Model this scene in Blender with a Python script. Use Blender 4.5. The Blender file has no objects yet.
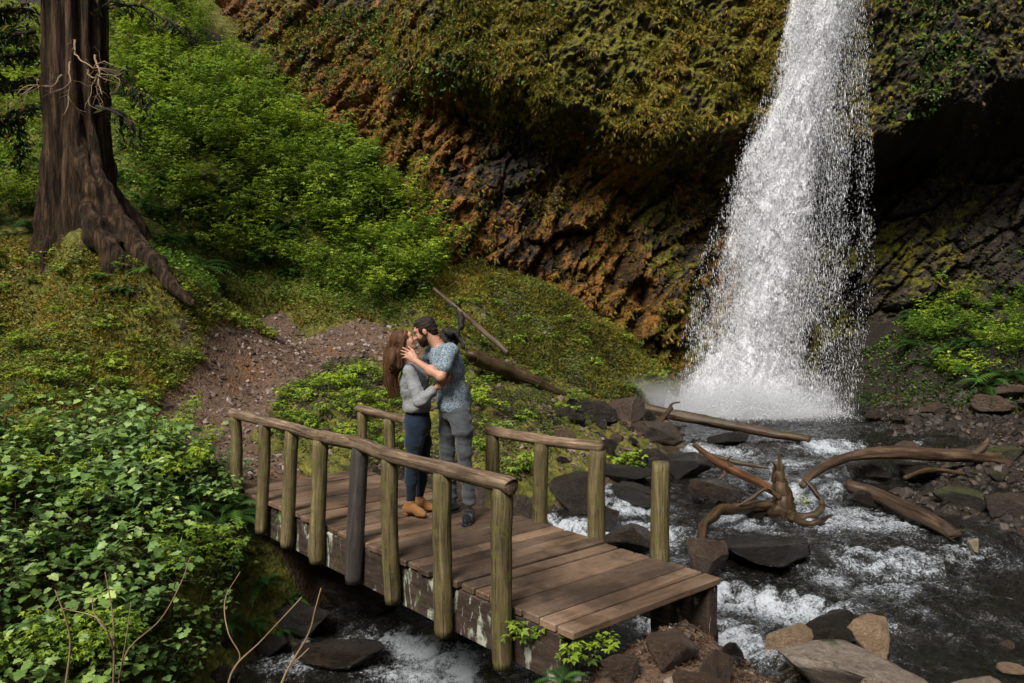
import bpy, math, random
import numpy as np
from mathutils import Vector, Matrix
R = math.radians
rng = np.random.default_rng(7)
random.seed(7)
S = bpy.context.scene
COL = S.collection

# ---------------------------------------------------------------- camera, world, sun, exposure
F, U0, V0 = 826.0, 512.0, 341.5
PITCH = math.atan(41.5 / 826.0)
CAMZ = 2.0
cam = bpy.data.cameras.new("camera"); cam.lens = 36.0 * F / 1024.0; cam.sensor_width = 36
cam.clip_start = 0.05; cam.clip_end = 500
co = bpy.data.objects.new("camera", cam); COL.objects.link(co)
co.location = (0, 0, CAMZ); co.rotation_euler = (R(90) - PITCH, 0, 0)
S.camera = co
SUN_EL, SUN_AZ = R(47), R(206)          # azimuth measured clockwise from +Y (behind the camera, to the left)
w = bpy.data.worlds.new("World"); S.world = w; w.use_nodes = True
wt = w.node_tree
sky = wt.nodes.new("ShaderNodeTexSky"); sky.sky_type = 'NISHITA'; sky.sun_disc = False
sky.sun_elevation = SUN_EL; sky.sun_rotation = SUN_AZ; sky.dust_density = 4; sky.air_density = 1.0
hs = wt.nodes.new("ShaderNodeHueSaturation"); hs.inputs["Saturation"].default_value = 0.35
wt.links.new(sky.outputs[0], hs.inputs["Color"])
wt.links.new(hs.outputs[0], wt.nodes["Background"].inputs[0])
wt.nodes["Background"].inputs[1].default_value = 0.08
sl = bpy.data.lights.new("sun", 'SUN'); sl.energy = 2.65; sl.angle = R(20); sl.color = (1.0, 0.95, 0.86)
so = bpy.data.objects.new("sun", sl); COL.objects.link(so)
dv = Vector((math.sin(SUN_AZ) * math.cos(SUN_EL), math.cos(SUN_AZ) * math.cos(SUN_EL), math.sin(SUN_EL)))
so.rotation_euler = dv.to_track_quat('Z', 'Y').to_euler(); so.location = (0, -5, 20)
S.view_settings.view_transform = 'Standard'; S.view_settings.look = 'None'
S.view_settings.exposure = 0.8; S.view_settings.gamma = 1.0
S.render.engine = 'CYCLES'
S.cycles.max_bounces = 6; S.cycles.diffuse_bounces = 3; S.cycles.glossy_bounces = 3
S.cycles.transmission_bounces = 3; S.cycles.transparent_max_bounces = 14; S.cycles.volume_bounces = 1
S.cycles.use_denoising = True
S.cycles.use_adaptive_sampling = True; S.cycles.adaptive_threshold = 0.015
S.cycles.caustics_reflective = False; S.cycles.caustics_refractive = False

def at(u, v, Y):
    """world point seen at pixel (u, v) at depth Y"""
    a, b = (u - U0) / F, (V0 - v) / F
    d = np.array([a, math.cos(PITCH) + b * math.sin(PITCH), -math.sin(PITCH) + b * math.cos(PITCH)])
    p = d * (Y / d[1]); p[2] += CAMZ
    return p
def atz(u, v, z):
    p = at(u, v, 1.0); d = p - np.array([0, 0, CAMZ])
    return np.array([0, 0, CAMZ]) + d * ((z - CAMZ) / d[2])

# ---------------------------------------------------------------- noise in numpy
def _h(i, j, k, seed=0):
    n = (i.astype(np.int64) * 374761393 + j.astype(np.int64) * 668265263 + k.astype(np.int64) * 2147483647 + seed * 1274126177) & 0xffffffff
    n = ((n ^ (n >> 13)) * 1274126177) & 0xffffffff
    n = ((n ^ (n >> 16)) * 2246822519) & 0xffffffff
    n = n ^ (n >> 13)
    return (n & 0xffffff) / float(0xffffff)
def vnoise(x, y, z=None, seed=0):
    x = np.asarray(x, float); y = np.asarray(y, float)
    z = np.zeros_like(x) if z is None else np.asarray(z, float)
    xi, yi, zi = np.floor(x), np.floor(y), np.floor(z)
    fx, fy, fz = x - xi, y - yi, z - zi
    fx = fx * fx * fx * (fx * (fx * 6 - 15) + 10); fy = fy * fy * fy * (fy * (fy * 6 - 15) + 10); fz = fz * fz * fz * (fz * (fz * 6 - 15) + 10)
    r = 0
    for dx in (0, 1):
        wx = fx if dx else 1 - fx
        for dy in (0, 1):
            wy = fy if dy else 1 - fy
            for dz in (0, 1):
                wz = fz if dz else 1 - fz
                r = r + wx * wy * wz * _h(xi + dx, yi + dy, zi + dz, seed)
    return r * 2 - 1
def fbm(x, y, z=None, oct=5, seed=0, gain=0.5, lac=2.03):
    a, s, t = 1.0, 0, 0
    z = np.zeros_like(np.asarray(x, float)) if z is None else z
    for o in range(oct):
        s = s + a * vnoise(x, y, z, seed + o * 17); t += a
        x, y, z = x * lac + 3.1, y * lac + 1.7, z * lac + 5.3; a *= gain
    return s / t
def voro2(x, y, seed=0):
    xi, yi = np.floor(x), np.floor(y)
    f1 = np.full(x.shape, 9.0); f2 = np.full(x.shape, 9.0); cid = np.zeros(x.shape)
    z0 = np.zeros_like(xi)
    for dx in (-1, 0, 1):
        for dy in (-1, 0, 1):
            cx, cy = xi + dx, yi + dy
            px = cx + _h(cx, cy, z0, seed + 1); py = cy + _h(cx, cy, z0, seed + 2)
            d = np.hypot(px - x, py - y); idv = _h(cx, cy, z0, seed + 3)
            near = d < f1
            f2 = np.where(near, f1, np.minimum(f2, d)); cid = np.where(near, idv, cid); f1 = np.where(near, d, f1)
    return f1, f2, cid
def sstep(a, b, x):
    t = np.clip((x - a) / (b - a), 0, 1); return t * t * (3 - 2 * t)

# ---------------------------------------------------------------- object helpers
def mesh_np(name, V, Fs, mats, parent=None, smooth=True, attrs=None, mat_idx=None, link=True, grain=None):
    """V (n,3); Fs: an (m,k) array, or a list of such arrays"""
    me = bpy.data.meshes.new(name)
    V = np.asarray(V, np.float32)
    if not isinstance(Fs, list): Fs = [Fs]
    Fs = [np.asarray(f, np.int32) for f in Fs if len(f)]
    me.vertices.add(len(V)); me.vertices.foreach_set("co", V.ravel())
    loops = np.concatenate([f.ravel() for f in Fs]); tot = np.concatenate([np.full(len(f), f.shape[1]) for f in Fs])
    st = np.concatenate([[0], np.cumsum(tot)[:-1]])
    me.loops.add(len(loops)); me.loops.foreach_set("vertex_index", loops.astype(np.int32))
    me.polygons.add(len(tot)); me.polygons.foreach_set("loop_start", st.astype(np.int32))
    me.polygons.foreach_set("use_smooth", np.full(len(tot), smooth, bool))
    for m in (mats if isinstance(mats, (list, tuple)) else [mats]): me.materials.append(m)
    if mat_idx is not None: me.polygons.foreach_set("material_index", np.asarray(mat_idx, np.int32))
    me.update(calc_edges=True)
    for k, (dom, arr) in (attrs or {}).items():
        at_ = me.attributes.new(k, 'FLOAT', dom); at_.data.foreach_set("value", np.asarray(arr, np.float32).ravel())
    if grain is not None:
        at_ = me.attributes.new('grain', 'FLOAT_VECTOR', 'POINT'); at_.data.foreach_set('vector', np.asarray(grain, np.float32).ravel())
    o = bpy.data.objects.new(name, me)
    if link: COL.objects.link(o)
    if parent is not None: o.parent = parent
    return o
def tag(o, label=None, cat=None, group=None, kind=None):
    if label: o["label"] = label
    if cat: o["category"] = cat
    if group: o["group"] = group
    if kind: o["kind"] = kind
    return o
def empty(name, loc=(0, 0, 0), label=None, cat=None, group=None):
    o = bpy.data.objects.new(name, None); COL.objects.link(o); o.location = loc; o.empty_display_size = 0.1
    return tag(o, label, cat, group)
def copy_tree(o, parent=None):
    c = o.copy(); COL.objects.link(c); c.parent = parent
    for ch in list(o.children): copy_tree(ch, c)
    return c
def grid_faces(nu, nv, close_u=False):
    """verts laid out [v*nu+u]"""
    i = np.arange(nu if close_u else nu - 1)[None, :]; j = np.arange(nv - 1)[:, None]
    i2 = (i + 1) % nu
    a = j * nu + i; b = j * nu + i2; c = (j + 1) * nu + i2; d = (j + 1) * nu + i
    return np.stack([a, b, c, d], -1).reshape(-1, 4)
def tube(pts, rad, n=12, wob=0.0, seed=0, caps=True, cap_round=0.0, rib=None):
    """closed tapered tube along pts -> V, [F4, F3]"""
    P = np.asarray(pts, float); m = len(P)
    rad = np.broadcast_to(np.asarray(rad, float), (m,))
    T = np.gradient(P, axis=0); T /= np.linalg.norm(T, axis=1)[:, None] + 1e-9
    ref = np.array([0, 0, 1.0]) if abs(T[0][2]) < 0.9 else np.array([1.0, 0, 0])
    N = np.zeros_like(P)
    N[0] = ref - T[0] * ref.dot(T[0]); N[0] /= np.linalg.norm(N[0])
    for i in range(1, m):
        N[i] = N[i - 1] - T[i] * N[i - 1].dot(T[i]); N[i] /= np.linalg.norm(N[i]) + 1e-9
    B = np.cross(T, N)
    th = np.linspace(0, 2 * math.pi, n, endpoint=False)
    c, s = np.cos(th), np.sin(th)
    arc = np.concatenate([[0], np.cumsum(np.linalg.norm(np.diff(P, axis=0), axis=1))])
    rr = rad[:, None] * np.ones((1, n))
    if wob:
        rr = rr * (1 + wob * fbm(c[None, :] * 1.3 + seed * 7.7 + 0 * rr, s[None, :] * 1.3 + 0 * rr, arc[:, None] / (np.mean(rad) * 5) + 0 * rr, 4, seed))
    if rib is not None: rr = rr * (1 + rib(th[None, :] + 0 * rr, arc[:, None] + 0 * rr))
    V = P[:, None, :] + rr[..., None] * (c[None, :, None] * N[:, None, :] + s[None, :, None] * B[:, None, :])
    if wob: rr = rr * (1 + wob * .35 * fbm(c[None, :] * 4 + seed + 0 * rr, s[None, :] * 4 + 0 * rr, arc[:, None] / (np.mean(rad) * 9) + 0 * rr, 4, seed + 5))
    if wob: V = P[:, None, :] + rr[..., None] * (c[None, :, None] * N[:, None, :] + s[None, :, None] * B[:, None, :])
    V = V.reshape(-1, 3); F4 = grid_faces(n, m, True)
    G = np.stack([rr * c[None], rr * s[None], arc[:, None] + 0 * rr], -1).reshape(-1, 3)
    F3 = np.zeros((0, 3), int)
    if caps:
        k = len(V); e = cap_round
        V = np.vstack([V, P[0] - T[0] * rad[0] * e, P[-1] + T[-1] * rad[-1] * e]); G = np.vstack([G, [0, 0, 0], [0, 0, arc[-1]]])
        a = np.arange(n); b = (a + 1) % n
        F3 = np.vstack([np.stack([b, a, np.full(n, k)], 1), np.stack([a + (m - 1) * n, b + (m - 1) * n, np.full(n, k + 1)], 1)])
    global LASTG; LASTG = G
    return V, F4, F3
class MB:
    """collects pieces, builds them as one mesh"""
    def __init__(s): s.V = []; s.F = {3: [], 4: []}; s.n = 0; s.a = []; s.g = []; s.fa = {3: [], 4: []}
    def add(s, V, *Fs, val=None, G=None):
        V = np.asarray(V, float); s.g.append(V if G is None else G)
        for f in Fs:
            f = np.asarray(f)
            if len(f):
                s.F[f.shape[1]].append(f + s.n)
                s.fa[f.shape[1]].append(np.full(len(f), random.random() if val is None else val) if np.ndim(val) == 0 else np.asarray(val))
        s.V.append(V); s.n += len(V); return s
    def tube(s, *a, val=None, **k):
        V, F4, F3 = tube(*a, **k); return s.add(V, F4, F3, val=val, G=LASTG)
    def build(s, name, mat, parent=None, smooth=True, link=True):
        Fs, va = [], []
        for k in (4, 3):
            if s.F[k]: Fs.append(np.concatenate(s.F[k])); va.append(np.concatenate(s.fa[k]))
        return mesh_np(name, np.concatenate(s.V), Fs, mat, parent, smooth, {"var": ('FACE', np.concatenate(va))}, link=link, grain=np.concatenate(s.g))
def spline(pts, n=40):
    """Catmull-Rom through rows of any width"""
    P = np.asarray(pts, float); P = np.vstack([2 * P[0] - P[1], P, 2 * P[-1] - P[-2]])
    out = []
    segs = len(P) - 3
    for t in np.linspace(0, segs - 1e-6, n):
        i = int(t); f = t - i; a, b, c, d = P[i:i + 4]
        out.append(0.5 * ((2 * b) + (-a + c) * f + (2 * a - 5 * b + 4 * c - d) * f * f + (-a + 3 * b - 3 * c + d) * f ** 3))
    return np.array(out)
def instmesh(TV, TF, Ms, Ts):
    """stamp template (TV,TF) with matrices Ms (N,3,3) and origins Ts (N,3)"""
    N, k = len(Ts), len(TV)
    V = np.einsum('nij,kj->nki', Ms, TV) + Ts[:, None, :]
    Fo = TF[None] + (np.arange(N) * k)[:, None, None]
    return V.reshape(-1, 3), Fo.reshape(-1, TF.shape[1])
def frames(nrm, yaw, scale, tilt_rand=None):
    """matrices whose z follows nrm, turned by yaw, scaled"""
    n = nrm / (np.linalg.norm(nrm, axis=1)[:, None] + 1e-9)
    a = np.where(np.abs(n[:, 2:3]) < 0.95, np.array([[0, 0, 1.0]]), np.array([[1.0, 0, 0]]))
    x = np.cross(a, n); x /= np.linalg.norm(x, axis=1)[:, None] + 1e-9
    y = np.cross(n, x)
    c, s = np.cos(yaw)[:, None], np.sin(yaw)[:, None]
    X = c * x + s * y; Y = -s * x + c * y
    return np.stack([X, Y, n], -1) * np.asarray(scale).reshape(-1, 1, 1)

# ---------------------------------------------------------------- material helpers
class NT:
    def __init__(s, name):
        s.m = bpy.data.materials.new(name); s.m.use_nodes = True; s.t = s.m.node_tree
        s.b = s.t.nodes["Principled BSDF"]; s.out = s.t.nodes["Material Output"]
    def n(s, typ, **k):
        nd = s.t.nodes.new("ShaderNode" + typ)
        for a, v in k.items(): setattr(nd, a, v)
        return nd
    def l(s, a, b): s.t.links.new(a, b)
    def val(s, sock, v):
        if hasattr(v, "is_output") or isinstance(v, bpy.types.NodeSocket): s.l(v, sock)
        else: sock.default_value = v
    def coord(s, kind="Object", scale=(1, 1, 1), rot=(0, 0, 0)):
        tc = s.n("TexCoord"); mp = s.n("Mapping"); s.l(tc.outputs[kind], mp.inputs[0])
        mp.inputs["Scale"].default_value = scale; mp.inputs["Rotation"].default_value = rot; return mp.outputs[0]
    def noise(s, vec, scale, detail=5, rough=0.55, dist=0.0):
        nd = s.n("TexNoise"); s.l(vec, nd.inputs["Vector"]); nd.inputs["Scale"].default_value = scale
        nd.inputs["Detail"].default_value = detail; nd.inputs["Roughness"].default_value = rough; nd.inputs["Distortion"].default_value = dist
        return nd.outputs["Fac"]
    def voro(s, vec, scale, feature='F1', out="Distance"):
        nd = s.n("TexVoronoi"); nd.feature = feature; s.l(vec, nd.inputs["Vector"]); nd.inputs["Scale"].default_value = scale
        return nd.outputs[out]
    def ramp(s, fac, stops, interp='LINEAR'):
        r = s.n("ValToRGB"); r.color_ramp.interpolation = interp; e = r.color_ramp.elements
        while len(e) < len(stops): e.new(0.5)
        for el, (p, c) in zip(e, stops): el.position = p; el.color = (*c, 1) if len(c) == 3 else c
        s.l(fac, r.inputs[0]); return r.outputs[0]
    def mr(s, v, a, b, c=0.0, d=1.0, smooth=True):
        m = s.n("MapRange"); m.interpolation_type = 'SMOOTHSTEP' if smooth else 'LINEAR'; s.l(v, m.inputs["Value"])
        for nm, x in zip(("From Min", "From Max", "To Min", "To Max"), (a, b, c, d)): m.inputs[nm].default_value = x
        return m.outputs[0]
    def mix(s, fac, a, b, mode='MIX'):
        m = s.n("Mix"); m.data_type = 'RGBA'; m.blend_type = mode
        s.val(m.inputs[0], fac); 
        for sk, v in ((m.inputs[6], a), (m.inputs[7], b)):
            if isinstance(v, bpy.types.NodeSocket): s.l(v, sk)
            else: sk.default_value = (*v, 1) if len(v) == 3 else v
        return m.outputs[2]
    def math(s, op, a, b=0.0):
        m = s.n("Math", operation=op); s.val(m.inputs[0], a); s.val(m.inputs[1], b); return m.outputs[0]
    def attr(s, name): 
        a = s.n("Attribute"); a.attribute_name = name; return a.outputs["Fac"]
    def bump(s, h, strength=0.5, dist=0.02, prev=None):
        b = s.n("Bump"); s.l(h, b.inputs["Height"]); b.inputs["Strength"].default_value = strength; b.inputs["Distance"].default_value = dist
        if prev is not None: s.l(prev, b.inputs["Normal"])
        s.l(b.outputs[0], s.b.inputs["Normal"]); return b.outputs[0]
    def base(s, c, rough=0.7, spec=None):
        s.val(s.b.inputs["Base Color"], c if isinstance(c, bpy.types.NodeSocket) else (*c, 1))
        s.val(s.b.inputs["Roughness"], rough)
        if spec is not None: s.b.inputs["Specular IOR Level"].default_value = spec
        return s

def mat_wood(name, c1, c2, c3=None, axis=2, grain=True, rough=0.8, moss=None, mossamt=0.5, scale=1.0, perobj=True, along=0.9, var=0.25, knots=True):
    """weathered timber, grain along the given object axis"""
    t = NT(name); sc = [14 * scale] * 3; sc[axis] = along * scale
    if grain:
        sc = [14 * scale, 14 * scale, along * scale]; ga = t.n('Attribute'); ga.attribute_name = 'grain'
    def gv(scl):
        if not grain: return t.coord('Object', tuple(scl))
        mp = t.n('Mapping'); t.l(ga.outputs['Vector'], mp.inputs[0]); mp.inputs['Scale'].default_value = tuple(scl); return mp.outputs[0]
    v = gv(sc)
    if perobj:
        oi = t.n("ObjectInfo"); ad = t.n("VectorMath", operation='ADD'); cb = t.n("CombineXYZ")
        r = t.math('MULTIPLY', oi.outputs["Random"], 37.0); t.l(r, cb.inputs[0]); t.l(r, cb.inputs[2])
        t.l(v, ad.inputs[0]); t.l(cb.outputs[0], ad.inputs[1]); v = ad.outputs[0]
    g = t.noise(v, 1.6, 8, 0.65, 0.6)
    c = t.ramp(g, [(0.28, c1), (0.5, c2), (0.72, c3 or c2)])
    v2 = t.coord("Object", (3 * scale,) * 3)
    big = t.noise(v2, 0.8, 4, 0.6)
    c = t.mix(t.mr(big, 0.35, 0.75, 0, 0.55), c, tuple(x * 0.45 for x in c1))
    c = t.mix(0.8, c, t.ramp(t.attr("var"), [(0, (1 - var,) * 3), (1, (1 + var * 0.6,) * 3)]), 'MULTIPLY')
    fine = t.noise(gv([x * 3 for x in sc]), 2.5, 4, 0.7)
    crk = t.noise(gv([sc[0] * 1.6, sc[1] * 1.6, sc[2] * .5]), 2.2, 3, 0.5); c = t.mix(t.mr(crk, .60, .68, 0, .8), c, tuple(x * .25 for x in c1))
    if moss:
        mm = t.math('ADD', t.noise(v2, 2.4, 6, 0.65), t.math('MULTIPLY', t.noise(v2, 14.0, 3, 0.6), 0.25))
        c = t.mix(t.mr(mm, 0.80 - 0.35 * mossamt, 0.98 - 0.35 * mossamt), c, t.mix(fine, moss, tuple(x * 0.5 for x in moss)))
    t.base(c, rough, 0.3)
    t.bump(t.math('ADD', g, t.math('MULTIPLY', fine, 0.5)), 0.6, 0.012)
    return t.m
# ---------------------------------------------------------------- smooth-union modelling on a grid (one continuous skin)
class SDF:
    def __init__(s, lo, hi, h):
        s.h = h; s.lo = np.array(lo, float); s.n = (np.ceil((np.array(hi) - s.lo) / h).astype(int) + 1)
        s.ax = [s.lo[i] + np.arange(s.n[i]) * h for i in range(3)]; s.D = np.full(s.n, 5.0, np.float32)
    def _sl(s, lo, hi, pad):
        r = []
        for i in range(3):
            a = int(np.clip(np.floor((lo[i] - pad - s.lo[i]) / s.h), 0, s.n[i])); b = int(np.clip(np.ceil((hi[i] + pad - s.lo[i]) / s.h) + 1, 0, s.n[i])); r.append(slice(a, b))
        return tuple(r)
    def _put(s, fn, lo, hi, k, sub=False):
        sl = s._sl(lo, hi, k + 3 * s.h)
        X, Y, Z = np.meshgrid(*[s.ax[i][sl[i]] for i in range(3)], indexing='ij')
        if X.size == 0: return s
        d = fn(np.stack([X, Y, Z], -1)); a = s.D[sl]
        if sub: d = -d; h = np.clip(.5 - .5 * (d - a) / -k if k else (d > a) * 1., 0, 1); h = np.clip(.5 + .5 * (d - a) / max(k, 1e-5), 0, 1); s.D[sl] = a * (1 - h) + d * h + k * h * (1 - h)
        else: h = np.clip(.5 + .5 * (a - d) / max(k, 1e-5), 0, 1); s.D[sl] = a * (1 - h) + d * h - k * h * (1 - h)
        return s
    def cap(s, a, b, r1, r2=None, k=.02, sub=False):
        a, b = np.array(a, float), np.array(b, float); r2 = r1 if r2 is None else r2; ab = b - a; L = ab @ ab + 1e-9
        def fn(P):
            t = np.clip(((P - a) @ ab) / L, 0, 1); return np.linalg.norm(P - a - t[..., None] * ab, axis=-1) - (r1 + (r2 - r1) * t)
        m = max(r1, r2); return s._put(fn, np.minimum(a, b) - m, np.maximum(a, b) + m, k, sub)
    def chain(s, pts, rs, k=.02):
        for i in range(len(pts) - 1): s.cap(pts[i], pts[i + 1], rs[i], rs[i + 1], k)
        return s
    def ell(s, c, r, M=None, k=.02, sub=False):
        c = np.array(c, float); r = np.array(r, float); M = np.eye(3) if M is None else M      # columns of M: the ellipsoid's axes
        def fn(P):
            q = (P - c) @ M; l0 = np.linalg.norm(q / r, axis=-1); l1 = np.linalg.norm(q / (r * r), axis=-1) + 1e-6; return l0 * (l0 - 1) / l1
        m = r.max(); return s._put(fn, c - m, c + m, k, sub)
    def mesh(s, name, mat, parent, org, disp=None, attrs=None):
        D = s.D; neg = D < 0; h = s.h
        c = [neg[i:D.shape[0] - 1 + i, j:D.shape[1] - 1 + j, k:D.shape[2] - 1 + k] for i in (0, 1) for j in (0, 1) for k in (0, 1)]
        cnt = sum(x.astype(np.int8) for x in c); act = (cnt > 0) & (cnt < 8); I = np.argwhere(act); idx = -np.ones(act.shape, np.int64); idx[act] = np.arange(len(I))
        off = np.array([(i, j, k) for i in (0, 1) for j in (0, 1) for k in (0, 1)]); vals = np.stack([D[tuple((I + o).T)] for o in off], 1)
        acc = np.zeros((len(I), 3)); n = np.zeros(len(I))
        for a in range(8):
            for b in range(a + 1, 8):
                if np.abs(off[a] - off[b]).sum() != 1: continue
                va, vb = vals[:, a], vals[:, b]; m = (va < 0) != (vb < 0); t = np.where(m, va / (va - vb + 1e-12), 0)
                acc[m] += (off[a] + t[:, None] * (off[b] - off[a]))[m]; n[m] += 1
        V = s.lo + (I + acc / n[:, None]) * h; F = []
        for ax_ in range(3):
            o1, o2 = [(1, 2), (2, 0), (0, 1)][ax_]; sl0 = [slice(None)] * 3; sl1 = [slice(None)] * 3; sl0[ax_] = slice(0, -1); sl1[ax_] = slice(1, None)
            A, B = neg[tuple(sl0)], neg[tuple(sl1)]; E = np.argwhere(A != B); E = E[(E[:, o1] > 0) & (E[:, o2] > 0) & (E[:, o1] < D.shape[o1] - 1) & (E[:, o2] < D.shape[o2] - 1)]
            e1 = np.zeros(3, int); e1[o1] = 1; e2 = np.zeros(3, int); e2[o2] = 1
            q = np.stack([idx[tuple((E - e1 - e2).T)], idx[tuple((E - e2).T)], idx[tuple(E.T)], idx[tuple((E - e1).T)]], 1); fl = ~A[tuple(E.T)]
            q[fl] = q[fl][:, ::-1]; F.append(q)
        F = np.concatenate(F)
        # light smoothing
        for _ in range(2):
            S_ = np.zeros_like(V); w_ = np.zeros(len(V))
            for i in range(4):
                a, b = F[:, i], F[:, (i + 1) % 4]; np.add.at(S_, a, V[b]); np.add.at(w_, a, 1); np.add.at(S_, b, V[a]); np.add.at(w_, b, 1)
            V = V * .6 + .4 * S_ / np.maximum(w_, 1)[:, None]
        if disp is not None:
            N = np.zeros_like(V); fnrm = np.cross(V[F[:, 2]] - V[F[:, 0]], V[F[:, 3]] - V[F[:, 1]])
            for i in range(4): np.add.at(N, F[:, i], fnrm)
            N /= np.linalg.norm(N, axis=1)[:, None] + 1e-9; V = V + N * disp(V)[:, None]
        return mesh_np(name, V - org, F, mat, parent, True, {"var": ('FACE', np.full(len(F), .5))})
# ================================================================ MATERIALS of the setting
def mat_ground():
    t = NT("forest_ground"); v = t.coord("Object")
    n1 = t.noise(v, 1.3, 7, 0.65); n2 = t.noise(v, 9.0, 7, 0.7); n3 = t.voro(v, 26.0); n4 = t.noise(v, 45, 4, 0.7)
    dirt = t.ramp(n2, [(0.3, (0.008, 0.006, 0.004)), (0.5, (0.028, 0.019, 0.012)), (0.7, (0.06, 0.042, 0.027))])
    moss = t.ramp(n2, [(0.25, (0.016, 0.02, 0.004)), (0.45, (0.06, 0.062, 0.008)), (0.6, (0.14, 0.13, 0.014)), (0.75, (0.25, 0.18, 0.025))])
    c = t.mix(t.mr(t.math('ADD', n1, t.math('MULTIPLY', t.attr("moss"), 0.6)), 0.62, 0.85), dirt, moss)
    pc = t.ramp(t.math('ADD', t.math('MULTIPLY', n2, 0.6), t.math('MULTIPLY', n4, 0.4)), [(0.3, (0.04, 0.023, 0.014)), (0.5, (0.105, 0.062, 0.038)), (0.68, (0.18, 0.115, 0.078))])
    orange = t.mix(t.mr(t.noise(v, 0.9, 3), 0.5, 0.7), pc, (0.17, 0.085, 0.035))
    c = t.mix(t.mr(t.math('ADD', t.attr("path"), t.math('MULTIPLY', t.math('SUBTRACT', n2, 0.5), 0.9)), 0.35, 0.6), c, orange)
    bed = t.ramp(t.voro(v, 9.0, out="Color"), [(0.0, (0.012, 0.009, 0.006)), (0.5, (0.05, 0.036, 0.02)), (1, (0.09, 0.068, 0.04))])
    c = t.mix(t.mr(t.attr("bed"), 0.3, 0.8), c, bed)
    gx = t.n('SeparateXYZ'); t.l(v, gx.inputs[0]); wetb = t.math('MULTIPLY', t.mr(gx.outputs[0], 3.6, 5.0), t.math('SUBTRACT', 1.0, t.attr('moss')))
    c = t.mix(t.math('MULTIPLY', wetb, .6), c, (.012, .009, .006))
    t.base(c, t.mr(t.attr("bed"), 0, 1, 0.8, 0.3), 0.35)
    h = t.math('ADD', t.math('MULTIPLY', n3, 0.5), t.math('ADD', n2, t.math('MULTIPLY', n4, 0.4)))
    t.bump(h, 0.9, 0.03); return t.m
def mat_cliff():
    t = NT("basalt_cliff"); v = t.coord("Object")
    n1 = t.noise(v, 0.7, 6, 0.65); n2 = t.noise(v, 3.4, 9, 0.72, 0.3); n3 = t.noise(v, 16.0, 6, 0.75); vo = t.voro(v, 7.0)
    rock = t.ramp(n2, [(0.3, (0.006, 0.005, 0.004)), (0.48, (0.032, 0.024, 0.017)), (0.66, (0.06, 0.046, 0.034)), (0.8, (0.11, 0.09, 0.07))])
    rust = t.ramp(t.math('ADD', t.math('MULTIPLY', n3, .55), t.math('MULTIPLY', n2, .45)), [(0.30, (0.010, 0.006, 0.003)), (0.43, (0.06, 0.028, 0.006)), (0.52, (0.20, 0.085, 0.013)), (0.62, (0.36, 0.18, 0.035))])
    moss = t.ramp(n3, [(0.22, (0.012, 0.013, 0.002)), (0.45, (0.075, 0.072, 0.006)), (0.6, (0.20, 0.18, 0.014)), (0.8, (0.34, 0.28, 0.03))])
    a = t.math('ADD', t.attr("rust"), t.math('MULTIPLY', t.math('SUBTRACT', n2, 0.5), 2.2))
    c = t.mix(t.mr(a, 0.4, 0.75), rock, rust)
    b = t.math('ADD', t.attr("moss"), t.math('MULTIPLY', t.math('SUBTRACT', t.noise(v, 2.6, 8, 0.7), 0.5), 2.4))
    c = t.mix(t.mr(b, 0.45, 0.8), c, moss)
    c = t.mix(t.mr(t.attr("crack"), 0.0, 0.6, 0.75, 0.0), c, (0.004, 0.003, 0.002))
    t.base(c, t.mr(n2, 0.3, 0.7, 0.45, 0.85), 0.35)
    t.bump(t.math('ADD', t.math('ADD', n2, t.math('MULTIPLY', n3, 0.6)), t.math('MULTIPLY', vo, 0.25)), 1.0, 0.09)
    return t.m
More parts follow.
